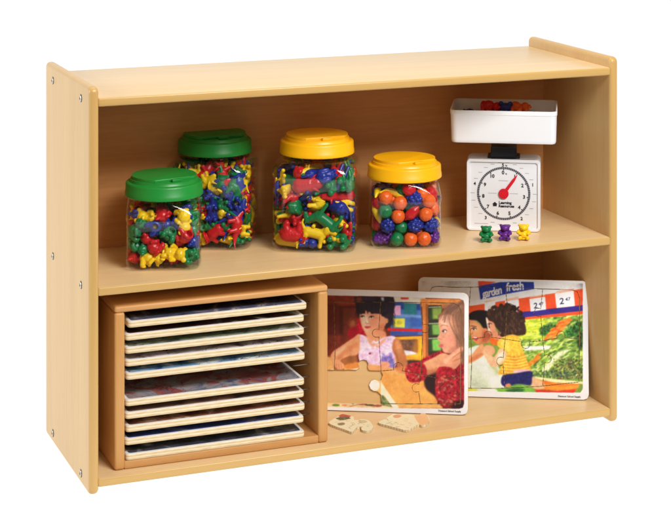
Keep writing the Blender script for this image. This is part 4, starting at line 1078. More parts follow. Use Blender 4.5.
  ['tric',0.0418,0.0645,0.1284,0.0,-0.689,-0.004,-0.725],
  ['tric',-0.0265,0.0472,0.1376,0.568,-0.113,0.712,-0.397],
  ['bronto',-0.0379,-0.0285,0.1379,0.481,-0.704,-0.312,0.418],
  ['stego',0.0236,-0.0618,0.1303,0.02,0.807,-0.024,-0.59],
  ['bronto',0.0583,-0.0553,0.119,0.218,-0.436,-0.013,-0.873],
  ['bronto',-0.0296,0.0252,0.1283,0.423,0.31,-0.642,-0.559],
  ['bronto',-0.0194,-0.0396,0.1272,0.353,0.389,-0.238,-0.817],
  ['rex',0.0466,0.0431,0.1404,0.679,-0.259,-0.525,0.443],
  ['tric',-0.0611,0.0352,0.13,0.767,0.267,-0.583,0.006],
  ['tric',-0.0292,-0.0034,0.1447,0.149,-0.924,0.133,-0.327],
  ['rex',0.005,-0.0506,0.1289,0.475,-0.849,-0.161,-0.167],
  ['rex',0.0289,0.0367,0.1374,0.508,-0.677,0.009,-0.532],
  ['tric',-0.0329,0.0386,0.1445,0.154,-0.166,0.221,0.949],
  ['tric',0.0207,-0.0031,0.1507,0.767,-0.533,-0.292,0.208],
  ['tric',0.0504,-0.0407,0.1408,0.471,-0.664,-0.349,0.464],
  ['tric',-0.0074,0.0423,0.1446,0.605,-0.311,-0.565,0.467],
  ['bronto',-0.0129,0.0117,0.1484,0.43,0.876,0.131,0.177],
  ['stego',-0.0134,-0.0484,0.1403,0.056,0.277,-0.941,0.188],
  ['bronto',0.0325,-0.0176,0.139,0.145,0.383,-0.885,-0.221],
  ['tric',0.0132,0.0465,0.1559,0.294,0.258,-0.459,-0.798],
  ['bronto',-0.0494,-0.0303,0.1352,0.246,-0.851,-0.274,-0.374],
  ['tric',0.0268,-0.0564,0.1424,0.583,-0.0,-0.764,0.275],
  ['rex',0.0562,0.0344,0.1502,0.342,0.465,-0.517,-0.632],
  ['rex',-0.0364,0.0254,0.144,0.434,-0.306,-0.829,-0.176],
  ['tric',-0.0391,-0.0233,0.1586,0.989,0.007,0.146,-0.038],
  ['bronto',0.0567,0.0027,0.1487,0.054,0.716,-0.667,0.198],
  ['tric',0.0143,0.0557,0.1433,0.345,0.92,-0.137,-0.122],
  ['tric',-0.0462,-0.0036,0.1337,0.393,-0.269,-0.826,-0.302],
  ['stego',0.0128,-0.0242,0.1597,0.828,-0.318,0.311,-0.343],
 ],
 'pets': [
  ['horse',0.0324,0.0029,0.0139,0.534,-0.639,0.429,-0.351],
  ['elephant',-0.0074,0.0206,0.0244,0.078,0.422,-0.903,-0.027],
  ['dog',-0.0506,0.0233,0.0146,0.706,-0.692,0.13,-0.079],
  ['cow',-0.0454,-0.0501,0.0158,0.723,0.67,-0.117,-0.126],
  ['rabbit',0.0354,0.0477,0.0153,0.45,-0.345,0.652,-0.504],
  ['elephant',-0.0108,0.0504,0.0278,0.314,-0.805,0.341,-0.37],
  ['elephant',-0.0095,-0.0149,0.0253,0.223,0.849,0.412,0.245],
  ['elephant',0.0405,-0.0559,0.0193,0.004,0.003,0.646,0.763],
  ['horse',0.0385,0.0302,0.0269,0.255,-0.138,-0.944,-0.159],
  ['rabbit',-0.057,0.0525,0.0182,0.501,-0.102,-0.859,0.008],
  ['dog',-0.0021,-0.0381,0.0333,0.255,-0.411,-0.477,-0.734],
  ['horse',0.0418,-0.0372,0.0209,0.321,-0.891,0.212,-0.243],
  ['cow',0.0118,0.0492,0.0445,0.147,-0.0,0.604,-0.783],
  ['elephant',-0.0469,-0.0069,0.0195,0.723,0.642,0.157,0.201],
  ['rabbit',-0.0044,-0.0578,0.0153,0.508,-0.564,0.491,-0.427],
  ['dog',0.0217,0.0708,0.0343,0.806,-0.016,-0.592,0.013],
  ['elephant',-0.0557,0.0309,0.0327,0.67,-0.33,0.532,-0.398],
  ['elephant',-0.0553,-0.0413,0.0333,0.057,0.893,-0.439,0.084],
  ['horse',0.0402,-0.0029,0.022,0.506,-0.507,-0.426,0.553],
  ['dog',0.069,0.0391,0.027,0.038,0.671,0.739,0.038],
  ['horse',-0.0429,-0.0008,0.0336,0.158,0.319,-0.722,-0.593],
  ['elephant',-0.0331,-0.0649,0.0359,0.034,0.998,0.046,-0.002],
  ['cow',0.0674,-0.0142,0.0277,0.723,-0.0,-0.0,-0.691],
  ['cow',-0.0325,0.0397,0.0283,0.176,0.758,-0.62,-0.102],
  ['elephant',-0.0604,0.0043,0.0465,0.393,0.644,-0.431,-0.496],
  ['dog',0.0466,-0.0575,0.0491,0.764,-0.366,-0.477,-0.235],
  ['horse',0.0503,0.0646,0.0422,0.22,-0.874,0.243,0.358],
  ['dog',-0.0442,0.0649,0.0388,0.044,-0.882,-0.19,0.429],
  ['dog',-0.0382,-0.0388,0.0319,0.371,0.079,-0.093,0.921],
  ['dog',0.0062,0.0041,0.0372,0.254,0.636,0.608,0.401],
  ['dog',0.0482,0.0012,0.0481,0.054,0.333,0.936,-0.105],
  ['elephant',-0.0282,0.0149,0.0568,0.031,0.096,0.556,-0.825],
  ['rabbit',-0.0304,-0.0489,0.048,0.597,-0.319,-0.673,0.299],
  ['horse',0.0556,-0.0351,0.0446,0.208,-0.492,-0.816,-0.222],
  ['cow',0.0515,0.0512,0.0404,0.215,0.51,-0.384,0.74],
  ['elephant',-0.0577,-0.0365,0.0621,0.504,-0.495,0.382,-0.596],
  ['horse',0.071,-0.0239,0.0682,0.638,-0.335,-0.338,-0.606],
  ['elephant',0.065,0.0406,0.0581,0.684,0.027,-0.058,0.727],
  ['horse',-0.0431,0.0418,0.0644,0.694,-0.628,0.074,-0.345],
  ['dog',-0.0246,-0.0156,0.0585,0.345,0.836,0.241,0.351],
  ['rabbit',0.0269,-0.0268,0.0391,0.389,-0.578,-0.514,0.5],
  ['dog',0.0312,0.0548,0.065,0.743,0.627,0.094,0.214],
  ['elephant',-0.0356,0.0539,0.0939,0.848,-0.262,-0.147,0.436],
  ['horse',0.0057,-0.0443,0.0394,0.341,-0.327,-0.554,-0.686],
  ['rabbit',0.0666,0.0037,0.0509,0.255,0.259,-0.131,0.922],
  ['elephant',-0.024,0.0499,0.0541,0.376,0.455,0.643,0.488],
  ['elephant',-0.0293,0.0174,0.082,0.18,-0.161,0.534,-0.81],
  ['dog',0.0089,-0.0703,0.0326,0.99,0.057,0.127,0.012],
  ['rabbit',0.0611,0.0288,0.0839,0.677,0.617,0.285,0.284],
  ['cow',-0.0048,0.0427,0.0701,0.323,-0.6,0.615,-0.397],
  ['dog',0.0236,-0.0487,0.0573,0.029,-0.806,0.528,0.265],
  ['rabbit',0.0406,-0.0294,0.0666,0.736,0.563,0.008,0.375],
  ['dog',0.0281,0.0561,0.0834,0.163,-0.45,-0.559,0.677],
  ['dog',-0.0326,-0.0558,0.0624,0.041,0.154,-0.7,-0.696],
  ['cow',-0.0624,-0.0082,0.0765,0.641,0.476,-0.498,-0.34],
  ['cow',0.0173,0.0071,0.0538,0.211,0.48,0.69,0.499],
  ['cow',-0.0616,0.0258,0.0824,0.371,-0.715,-0.387,0.449],
  ['horse',0.0148,-0.0101,0.0757,0.104,0.023,0.797,-0.594],
  ['cow',0.0476,0.0071,0.0788,0.263,-0.435,-0.354,0.785],
  ['dog',0.0161,0.0708,0.1048,0.018,0.984,0.003,0.175],
  ['dog',-0.0672,0.0305,0.1115,0.74,0.142,0.16,-0.637],
  ['horse',0.0215,-0.071,0.0631,0.331,-0.0,-0.943,-0.015],
  ['horse',-0.0274,-0.0203,0.078,0.81,-0.56,-0.163,0.062],
  ['rabbit',-0.0575,0.0581,0.0766,0.822,0.183,-0.514,0.161],
  ['cow',-0.0366,0.0263,0.1049,0.605,-0.743,0.216,-0.188],
  ['rabbit',-0.0505,-0.0571,0.0795,0.411,-0.712,-0.312,0.476],
  ['dog',0.051,0.0436,0.1004,0.377,0.484,0.667,0.423],
  ['dog',-0.0195,0.0434,0.1173,0.231,0.472,0.709,0.47],
  ['dog',-0.0385,-0.0375,0.0895,0.009,0.019,0.654,0.756],
  ['cow',0.0017,-0.0481,0.083,0.493,0.229,0.722,0.428],
  ['horse',0.0385,0.037,0.0786,0.904,-0.053,0.242,0.35],
  ['cow',-0.0051,0.0437,0.0922,0.408,-0.109,-0.695,0.581],
  ['elephant',0.0059,-0.0278,0.0958,0.554,-0.653,-0.347,0.382],
  ['cow',0.0378,-0.0522,0.0895,0.339,-0.063,-0.393,0.852],
  ['dog',0.0492,-0.0317,0.0887,0.404,-0.328,-0.47,0.713],
  ['dog',-0.0702,-0.021,0.1095,0.052,-0.722,-0.689,0.04],
  ['rabbit',0.0095,0.0057,0.0971,0.575,0.643,0.302,0.405],
  ['elephant',0.06,0.0057,0.1105,0.67,0.153,0.699,0.197],
  ['horse',0.0201,0.0437,0.11,0.575,-0.305,-0.551,0.522],
  ['cow',-0.0305,-0.0172,0.105,0.639,0.481,0.512,0.314],
  ['cow',0.0469,-0.0484,0.1072,0.169,-0.202,0.672,-0.692],
  ['elephant',0.0629,0.0372,0.1249,0.152,0.662,-0.731,0.073],
  ['horse',0.0415,-0.0189,0.1058,0.258,0.109,-0.72,-0.635],
  ['dog',-0.013,-0.0554,0.1077,0.664,-0.717,-0.024,-0.209],
  ['horse',0.0705,-0.0348,0.1247,0.123,0.702,0.702,0.007],
  ['dog',-0.0525,0.0484,0.1149,0.485,-0.075,0.345,-0.8],
  ['elephant',-0.0531,0.0275,0.1345,0.281,0.012,-0.507,-0.815],
  ['dog',-0.0522,-0.0479,0.1002,0.442,0.159,0.465,0.751],
  ['rabbit',0.0556,0.002,0.1467,0.948,-0.107,-0.031,-0.298],
  ['elephant',-0.0514,0.0518,0.1376,0.784,0.072,0.398,0.471],
  ['horse',-0.0435,-0.0273,0.1312,0.355,-0.922,-0.151,0.032],
  ['horse',-0.0003,0.0038,0.1149,0.304,-0.373,0.671,-0.564],
  ['elephant',0.0472,0.053,0.1325,0.391,-0.67,0.57,0.272],
  ['elephant',-0.0483,-0.0016,0.1274,0.046,0.203,0.275,-0.938],
  ['cow',0.0007,-0.037,0.1213,0.511,0.846,0.044,0.143],
  ['dog',0.0202,0.0273,0.1399,0.013,-0.233,0.418,0.878],
  ['cow',-0.0202,0.0623,0.1396,0.289,-0.114,-0.614,-0.726],
  ['horse',-0.0389,-0.0221,0.1425,0.316,-0.894,0.039,-0.316],
  ['dog',-0.04,-0.0527,0.121,0.746,-0.65,-0.147,-0.001],
  ['dog',0.0454,0.0162,0.1234,0.718,0.382,-0.142,0.564],
  ['horse',-0.0102,0.0121,0.1329,0.618,0.684,-0.232,-0.31],
  ['horse',-0.0015,-0.0418,0.1479,0.641,0.442,0.412,0.473],
  ['elephant',0.0363,-0.0584,0.1261,0.058,-0.183,0.705,0.683],
  ['horse',0.0288,0.0198,0.125,0.302,-0.76,-0.533,-0.217],
  ['elephant',-0.0005,0.0075,0.1522,0.54,0.552,0.408,0.488],
  ['rabbit',0.0236,-0.0525,0.1439,0.546,-0.818,-0.183,-0.008],
  ['elephant',-0.008,-0.0602,0.131,0.775,0.623,-0.009,0.105],
  ['cow',0.017,0.0461,0.1324,0.707,-0.525,-0.346,0.324],
  ['elephant',-0.0486,0.0197,0.1459,0.375,0.676,-0.496,-0.395],
  ['rabbit',0.0446,-0.0347,0.125,0.701,0.65,-0.175,-0.236],
  ['horse',0.038,0.0413,0.1353,0.904,-0.391,-0.158,-0.072],
  ['dog',-0.0196,0.0381,0.1456,0.475,0.72,-0.309,-0.402],
  ['dog',0.0286,0.0084,0.1565,0.065,-0.1,-0.336,-0.934],
  ['horse',0.0323,-0.0281,0.1434,0.407,0.823,-0.362,0.162],
  ['horse',-0.0449,-0.0454,0.1335,0.914,-0.076,0.004,-0.399],
  ['dog',-0.0441,0.0012,0.153,0.287,0.352,-0.716,-0.53],
  ['horse',0.0479,-0.0287,0.1332,0.329,0.743,-0.58,0.048],
  ['horse',0.0066,0.0382,0.1438,0.504,0.808,-0.238,-0.192],
  ['cow',-0.0106,-0.0342,0.1518,0.395,-0.262,0.487,-0.734],
  ['rabbit',-0.0312,-0.0578,0.1369,0.108,0.655,0.699,-0.267],
 ],
 'fruit': [
  ['orange',0.0565,0.0068,0.0161,0.574,-0.635,0.459,-0.237],
  ['apple',0.0208,0.0545,0.0145,0.241,0.039,-0.953,0.179],
  ['apple',-0.0541,0.0269,0.0141,0.343,-0.384,0.855,-0.059],
  ['strawberry',0.0034,-0.0292,0.0122,0.357,0.583,0.305,-0.663],
  ['banana',0.0148,0.0282,0.0077,0.184,-0.259,0.764,-0.562],
  ['berry',-0.0391,0.0528,0.0168,0.706,-0.331,0.597,0.189],
  ['grapes',-0.0451,-0.0376,0.0174,0.373,0.36,0.497,0.696],
  ['orange',0.0357,-0.055,0.0159,0.602,-0.269,-0.713,-0.239],
  ['berry',0.0537,0.0381,0.0177,0.01,-0.225,-0.814,0.536],
  ['apple',-0.0562,0.0435,0.0358,0.456,-0.694,-0.551,-0.083],
  ['apple',-0.0179,-0.0553,0.0147,0.44,-0.195,0.876,-0.022],
  ['apple',0.0284,-0.0081,0.0143,0.222,-0.799,-0.472,-0.299],
  ['orange',-0.0064,0.056,0.0154,0.381,-0.834,-0.39,-0.078],
  ['apple',-0.0558,-0.0082,0.014,0.232,-0.54,-0.785,-0.193],
  ['orange',0.008,-0.0553,0.0151,0.224,-0.699,-0.67,0.11],
  ['berry',0.0304,0.0188,0.0201,0.142,-0.988,0.0,0.065],
  ['berry',-0.0131,0.0158,0.0183,0.11,0.679,-0.595,-0.415],
  ['berry',-0.0381,-0.0528,0.0431,0.692,0.458,-0.36,0.427],
  ['orange',0.023,-0.0345,0.0233,0.294,0.921,-0.257,-0.004],
  ['strawberry',0.0395,0.0581,0.029,0.302,-0.769,0.48,-0.294],
  ['orange',-0.0221,-0.0109,0.0151,0.039,-0.173,-0.933,-0.312],
  ['apple',-0.0096,-0.0462,0.0359,0.133,-0.973,0.189,-0.017],
  ['grapes',0.0538,-0.0305,0.0177,0.669,-0.368,-0.467,-0.446],
  ['orange',0.0075,0.0343,0.0254,0.308,0.121,0.913,-0.238],
  ['apple',-0.0545,-0.0198,0.036,0.168,-0.865,0.456,-0.12],
  ['berry',0.0507,-0.0447,0.0416,0.846,-0.145,0.38,0.344],
  ['apple',0.0563,0.0394,0.0432,0.4,0.883,-0.074,0.233],
  ['berry',-0.0211,0.0523,0.0389,0.714,-0.514,-0.242,0.409],
  ['banana',0.0054,-0.0005,0.0171,0.475,0.056,-0.432,-0.765],
  ['banana',0.0637,-0.0173,0.0341,0.369,0.589,0.706,-0.135],
  ['berry',0.0096,0.054,0.047,0.093,0.326,-0.913,-0.227],
  ['apple',-0.0318,0.0257,0.033,0.578,-0.204,0.657,-0.438],
  ['berry',0.0063,-0.022,0.0484,0.633,-0.764,-0.12,-0.041],
  ['apple',0.0091,0.0044,0.0302,0.457,-0.599,-0.564,-0.337],
  ['grapes',-0.0427,0.0521,0.0641,0.98,0.189,0.043,0.053],
  ['strawberry',-0.0374,0.0072,0.0202,0.033,0.663,-0.703,-0.256],
  ['orange',0.0362,-0.0135,0.04,0.849,0.21,-0.478,0.082],
  ['apple',0.0283,0.0338,0.045,0.604,-0.299,0.085,0.734],
  ['apple',-0.0165,-0.0014,0.0399,0.142,0.152,-0.926,0.314],
  ['banana',-0.006,-0.024,0.0274,0.079,0.134,-0.662,-0.733],
  ['berry',0.0525,0.0123,0.0421,0.826,-0.085,0.523,0.19],
  ['berry',-0.0004,0.024,0.0509,0.457,0.833,0.217,-0.225],
  ['apple',-0.0567,0.0079,0.0329,0.063,0.868,0.345,-0.351],
  ['apple',-0.0287,-0.0265,0.0416,0.169,0.756,0.45,-0.443],
  ['berry',0.0546,0.0396,0.0739,0.566,0.738,-0.211,0.3],
  ['strawberry',-0.0248,0.0305,0.0557,0.733,-0.573,0.274,0.243],
  ['apple',-0.0416,-0.0034,0.0522,0.036,0.983,0.012,-0.179],
  ['berry',0.019,-0.0541,0.0434,0.826,-0.204,0.512,0.115],
  ['orange',0.0364,0.0557,0.0564,0.258,-0.892,-0.263,0.262],
  ['berry',-0.0517,0.0236,0.0583,0.01,0.692,-0.208,-0.691],
  ['apple',-0.0416,-0.054,0.0721,0.383,0.047,0.723,0.573],
  ['apple',0.0239,0.0068,0.055,0.932,0.002,0.279,0.231],
  ['berry',-0.0109,0.0526,0.0702,0.518,0.018,-0.565,-0.642],
  ['orange',-0.0551,-0.0095,0.0761,0.439,-0.195,0.807,-0.343],
  ['orange',-0.0173,-0.0551,0.0619,0.483,-0.517,-0.61,-0.356],
  ['orange',0.0557,-0.0111,0.0594,0.237,0.536,-0.655,0.477],
  ['banana',-0.0081,0.0047,0.0619,0.704,-0.576,0.318,-0.269],
  ['banana',-0.0539,-0.0334,0.0606,0.258,-0.378,-0.532,-0.712],
  ['orange',0.0396,-0.0562,0.0653,0.435,0.169,0.818,-0.336],
  ['strawberry',0.0366,0.0223,0.0643,0.663,0.464,0.586,0.045],
  ['grapes',-0.0285,0.0246,0.0822,0.659,-0.567,0.389,-0.304],
  ['strawberry',-0.0404,-0.0288,0.0659,0.785,0.499,-0.36,-0.068],
  ['orange',0.0552,-0.0339,0.0728,0.664,-0.688,0.138,0.259],
  ['orange',0.0175,0.0549,0.077,0.637,0.757,0.007,-0.143],
  ['apple',-0.0563,-0.034,0.0861,0.068,0.25,-0.824,-0.504],
  ['orange',0.0313,-0.0296,0.06,0.07,-0.082,-0.73,-0.675],
  ['apple',0.0557,0.0102,0.0767,0.198,-0.802,0.557,0.087],
  ['strawberry',0.0106,0.0288,0.0747,0.655,-0.206,-0.572,-0.448],
  ['apple',-0.0128,-0.0298,0.0664,0.567,-0.034,0.778,-0.268],
  ['orange',0.0456,-0.0521,0.0918,0.192,0.953,-0.202,0.115],
  ['orange',0.0309,0.0333,0.0871,0.324,0.368,0.612,0.621],
  ['orange',-0.0019,0.0086,0.0796,0.358,-0.007,-0.379,-0.853],
  ['strawberry',0.0105,-0.0593,0.0688,0.301,0.403,-0.835,-0.224],
  ['grapes',0.0255,-0.0083,0.0783,0.68,-0.43,0.299,-0.513],
  ['grapes',0.001,0.0493,0.101,0.683,-0.527,-0.501,0.063],
  ['berry',-0.0278,-0.0062,0.0797,0.707,0.215,-0.094,-0.667],
  ['apple',0.0089,-0.0361,0.0749,0.212,-0.644,-0.731,0.074],
  ['berry',0.0514,0.0271,0.1004,0.458,0.833,-0.23,0.208],
  ['orange',-0.0318,0.0556,0.0972,0.246,-0.875,0.116,-0.399],
  ['orange',-0.0419,-0.0556,0.0992,0.135,0.394,0.876,-0.241],
  ['strawberry',0.0541,-0.0159,0.0869,0.027,0.687,0.51,0.517],
  ['orange',0.0425,0.0555,0.0968,0.094,0.535,0.309,0.781],
  ['berry',-0.0529,0.0075,0.1015,0.532,-0.605,0.046,-0.591],
  ['orange',-0.0124,-0.0558,0.0884,0.187,0.039,0.954,-0.229],
  ['banana',0.043,-0.0,0.0976,0.324,-0.552,-0.487,0.595],
  ['strawberry',-0.0064,0.0251,0.1013,0.442,0.36,0.819,-0.071],
  ['banana',-0.0238,-0.0483,0.1031,0.244,0.036,-0.807,0.537],
  ['berry',0.0159,-0.0541,0.0989,0.11,-0.663,0.405,-0.62],
  ['strawberry',0.0176,0.0154,0.097,0.194,0.824,0.511,-0.149],
  ['orange',-0.0551,0.0346,0.0903,0.64,-0.193,0.743,0.024],
  ['orange',-0.0282,-0.0323,0.0911,0.675,-0.706,0.017,0.214],
  ['strawberry',0.0303,-0.0309,0.0909,0.27,0.865,0.42,-0.048],
  ['apple',0.0205,0.0503,0.1056,0.517,-0.324,-0.759,-0.225],
  ['orange',-0.022,0.0066,0.105,0.573,0.745,-0.241,0.241],
  ['banana',-0.0061,-0.02,0.0815,0.16,0.57,-0.619,0.516],
  ['orange',0.0077,-0.0196,0.0974,0.119,0.271,0.953,0.059],
  ['apple',-0.0191,0.0498,0.1089,0.1,-0.966,-0.225,-0.075],
  ['banana',-0.0593,-0.0226,0.0984,0.021,-0.718,-0.656,0.23],
  ['berry',0.0222,-0.0324,0.1216,0.071,-0.607,0.791,0.023],
  ['orange',0.053,0.0036,0.1115,0.509,0.604,-0.389,0.475],
  ['orange',-0.0347,0.0304,0.1096,0.023,0.819,-0.442,0.364],
  ['apple',-0.0065,-0.0371,0.1103,0.639,-0.567,0.444,-0.271],
  ['orange',0.0518,-0.029,0.1016,0.335,-0.926,0.037,-0.17],
  ['apple',0.027,-0.0017,0.1081,0.276,-0.615,0.732,0.103],
  ['berry',-0.0401,-0.0177,0.1112,0.671,-0.589,0.441,-0.085],
  ['apple',0.0044,-0.053,0.1142,0.064,0.95,-0.133,-0.277],
  ['orange',0.0315,-0.0472,0.1029,0.438,0.878,0.16,-0.114],
  ['strawberry',0.0018,0.0015,0.1081,0.185,-0.513,0.803,0.242],
 ],
}
# ---------------------------------------------------------------- materials used
WOOD_FACE = wood('birch_laminate', (231, 201, 152), (220, 183, 132), axis=0, rough=.36)
WOOD_SIDE = wood('birch_laminate_upright', (215, 180, 124), (201, 162, 106), axis=2, rough=.4, seed=4.2)
WOOD_BACK_SHADE = wood('birch_laminate_back_shade', (214, 158, 100), (194, 134, 78), axis=0, rough=.5, seed=9.1)  # same wood, darker and redder to put the compartments' shade into the colour
EDGE_H = wood('birch_edge_band', (212, 173, 106), (199, 156, 90), axis=0, rough=.32, contrast=.7, seed=2.2)
EDGE_V = wood('birch_edge_band_upright', (210, 171, 104), (197, 154, 90), axis=2, rough=.32, contrast=.7, seed=6.2)
RACK_H = wood('rack_wood_level', (212, 160, 98), (192, 136, 76), axis=0, rough=.42, seed=1.3)
RACK_V = wood('rack_wood_upright', (212, 160, 96), (194, 138, 76), axis=2, rough=.42, seed=5.3)
PLY = ply_edge('plywood_edge')
TRAYWOOD = wood('bare_plywood', (224, 188, 132), (212, 172, 114), axis=0, rough=.55, seed=8.3, contrast=.8)
PRINT = vcol('printed_picture', .33)
STEEL = principled('nickel_screw', (190, 186, 178), rough=.28, metal=1)
DARKSTEEL = principled('screw_hole_shade', (52, 48, 44), rough=.5, metal=.6)
WIRE = principled('steel_wire', (128, 124, 118), rough=.3, metal=1)
CLEAR = clear_plastic('clear_plastic')
GREENLID = principled('green_lid_plastic', (26, 140, 52), rough=.38, noise=.04, nscale=40, bump=.05)
YELLOWLID = principled('yellow_lid_plastic', (250, 184, 8), rough=.36, noise=.03, nscale=40, bump=.05)
WHITEPL = principled('white_plastic', (236, 236, 238), rough=.34, noise=.012, nscale=30)
DIALPL = principled('dial_card', (232, 233, 236), rough=.4)
BLACKPL = principled('black_plastic', (22, 21, 24), rough=.45)
INK = principled('dial_ink', (30, 30, 34), rough=.5)
RINGINK = principled('dial_ring_ink', (70, 70, 75), rough=.5)
GREYINK = principled('dial_grey_ink', (140, 140, 146), rough=.5)
NEEDLE = principled('red_needle', (214, 22, 40), rough=.35)
FIGMAT = {n: principled('toy_plastic_'+n, c, rough=.36, noise=.05, nscale=90, sss=.0) for n, c in
          {'red': (206, 22, 30), 'blue': (24, 44, 142), 'green': (8, 122, 66), 'yellow': (246, 204, 22), 'purple': (98, 34, 134), 'orange': (240, 102, 28)}.items()}

def split_mats(me, axis, tol=.5):
    "slot 0 = broad faces across the axis, slot 1 = edge band"
    for p in me.polygons: p.material_index = 0 if abs(p.normal[axis]) > tol else 1
    return me

# ---------------------------------------------------------------- setting
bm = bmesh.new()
# one added white sweep, glowing to stay pure white without shadows: flat under the shelf, curving up into a wall far behind it
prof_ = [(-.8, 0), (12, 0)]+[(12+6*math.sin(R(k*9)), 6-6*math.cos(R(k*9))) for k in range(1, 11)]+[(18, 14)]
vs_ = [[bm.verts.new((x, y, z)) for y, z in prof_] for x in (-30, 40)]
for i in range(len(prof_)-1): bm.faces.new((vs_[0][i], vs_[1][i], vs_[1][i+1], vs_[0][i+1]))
m, nt, out = newmat('glowing_white_sweep'); L = nt.links.new
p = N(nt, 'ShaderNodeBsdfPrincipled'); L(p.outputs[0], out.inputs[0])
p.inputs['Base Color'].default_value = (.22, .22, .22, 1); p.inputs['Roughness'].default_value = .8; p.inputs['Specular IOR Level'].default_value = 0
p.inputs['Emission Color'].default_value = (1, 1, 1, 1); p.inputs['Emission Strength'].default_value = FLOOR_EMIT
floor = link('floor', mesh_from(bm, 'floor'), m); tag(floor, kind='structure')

# ---------------------------------------------------------------- the shelf unit
shelf = empty('storage_shelf')
tag(shelf, 'open two-level pale birch storage shelf holding every other thing', 'shelf')

def side_panel_mesh(flip):
    bm = bmesh.new()
    # outline in (y, z), thickness along x
    pill(bm, D, H, .012, 0, T, .0075, Matrix(((0, 0, 1, 0), (1, 0, 0, D/2), (0, 1, 0, H/2), (0, 0, 0, 1))))
    return split_mats(mesh_from(bm, 'side_panel', 30), 0, .93)

scr_y = [(.052, 0), (.081, 0)]
def make_screw(parent, x, y, z, s):
    bm = bmesh.new()
    def turned(bm, prof, mi):
        n0 = len(bm.faces)
        loft(bm, [[(s*h, r*math.cos(a), r*math.sin(a)) for a in np.linspace(0, 2*math.pi, 25)[:-1]] for r, h in prof]); bm.faces.ensure_lookup_table()
        for f in bm.faces[n0:]: f.material_index = mi
    turned(bm, [(.0064, .0002), (.0064, .0013), (.0056, .0021), (.0032, .0024), (.0029, .0016)], 0)      # domed head
    turned(bm, [(.0077, -.0004), (.0077, .0004), (.0070, .0006)], 1)                                      # flush dark disc, shade of the screw hole put into its colour
    turned(bm, [(.0028, .0004), (.0028, .0019)], 1)                                                       # socket
    o = link('screw', mesh_from(bm, 'screw', 40), [STEEL, DARKSTEEL], parent); o.location = (x, y, z)
    return o
sp_mesh = side_panel_mesh(False)
left = link('side_panel', sp_mesh, [WOOD_SIDE, EDGE_V], shelf)
right = left.copy(); COL.objects.link(right); right.parent = shelf; right.location = (W-T, 0, 0)
first = None
for pan, x, s in ((left, 0, -1), (right, T, 1)):
    for zz in (Z1-ST/2, Z2-ST/2, Z3-ST/2):
        for yy in (.064, .302):
            z_ = zz
            if first is None: first = make_screw(pan, x, yy, z_, s); continue
            if s == -1 or pan.children == (): pass
            if s == 1 and not any(c.name.startswith('screw') for c in pan.children):
                sec = make_screw(pan, x, yy, z_, s); continue
            c = (first if s == -1 else sec).copy(); COL.objects.link(c); c.parent = pan; c.location = (x, yy, z_)

def shelf_board(name, ztop, y1):
    bm = bmesh.new()
    box(bm, T-.002, W-T+.002, .0015, y1, ztop-ST, ztop, bev=.004, seg=3)
    me = mesh_from(bm, name, 35)
    for p in me.polygons: p.material_index = 1 if (abs(p.normal.y) > .3 or abs(p.normal.z) < .8) else 0
    return link(name, me, [WOOD_FACE, EDGE_H], shelf)
shelf_board('top_board', Z1, D-.002)
shelf_board('middle_shelf', Z2, BACK+.001)
shelf_board('bottom_shelf', Z3, BACK+.001)
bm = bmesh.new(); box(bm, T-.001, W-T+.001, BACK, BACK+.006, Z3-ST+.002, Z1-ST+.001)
link('back_panel', mesh_from(bm, 'back_panel'), WOOD_BACK_SHADE, shelf)

# ---------------------------------------------------------------- puzzle rack with its boards
RX0, RX1, RY0, RY1, RZ1 = .0555, .4868, .0275, .278, .3395
RT = .0205
rack = empty('puzzle_rack', ((RX0+RX1)/2, (RY0+RY1)/2, Z3)); rc = Vector(rack.location)
tag(rack, 'honey-coloured wooden puzzle rack with wire slots, standing on the bottom shelf', 'rack')
def rack_part(name, x0, x1, y0, y1, z0, z1, mat, bev=.005):
    bm = bmesh.new(); box(bm, x0-rc.x, x1-rc.x, y0-rc.y, y1-rc.y, z0-rc.z, z1-rc.z, bev=bev, seg=4)
    return link(name, mesh_from(bm, name, 35), mat, rack)
rack_part('top_panel', RX0, RX1, RY0, RY1, RZ1-.0125, RZ1, RACK_H)
rack_part('bottom_panel', RX0+RT-.001, RX1-RT+.001, RY0+.002, RY1, Z3+.0006, Z3+.0155, RACK_H, .002)
lp = rack_part('side_panel', RX0, RX0+RT, RY0, RY1, Z3+.0004, RZ1-.0122, RACK_V)
rp = lp.copy(); COL.objects.link(rp); rp.parent = rack; rp.location = (RX1-RX0-RT, 0, 0)
bm = bmesh.new(); box(bm, RX0+RT-.001-rc.x, RX1-RT+.001-rc.x, RY1-.006-rc.y, RY1-.001-rc.y, .0145, RZ1-.0125-rc.z+.001)
link('back_panel', mesh_from(bm, 'rack_back'), RACK_H, rack)
LEVEL = [.0560+.0247*i for i in range(11)]
BTH = .0118                                            # thickness of the boards in the rack
def wire_loop(x_wall, x_in):
    bm = bmesh.new(); ya, yb = RY0+.050-rc.y, RY1-.035-rc.y; k = .004*(1 if x_in > x_wall else -1)
    tube(bm, [(x_wall, ya, 0), (x_in-k, ya, 0), (x_in-k*.3, ya+.0012, 0), (x_in, ya+.004, 0), (x_in, yb-.004, 0), (x_in-k*.3, yb-.0012, 0), (x_in-k, yb, 0), (x_wall, yb, 0)], .0011, 8)
    return mesh_from(bm, 'wire_slot', 40)
wires = [link('wire_slot', wire_loop(RX0+RT-.003-rc.x, RX0+RT+.012-rc.x), WIRE, rack), link('wire_slot', wire_loop(RX1-RT+.003-rc.x, RX1-RT-.036-rc.x), WIRE, rack)]
for i, zc in enumerate(LEVEL[1:], 1):
    for w0 in wires:
        w_ = w0
        if i > 1:
            w_ = w0.copy(); COL.objects.link(w_); w_.parent = rack
        w_.location = (0, 0, zc-BTH/2-.0012-rc.z)

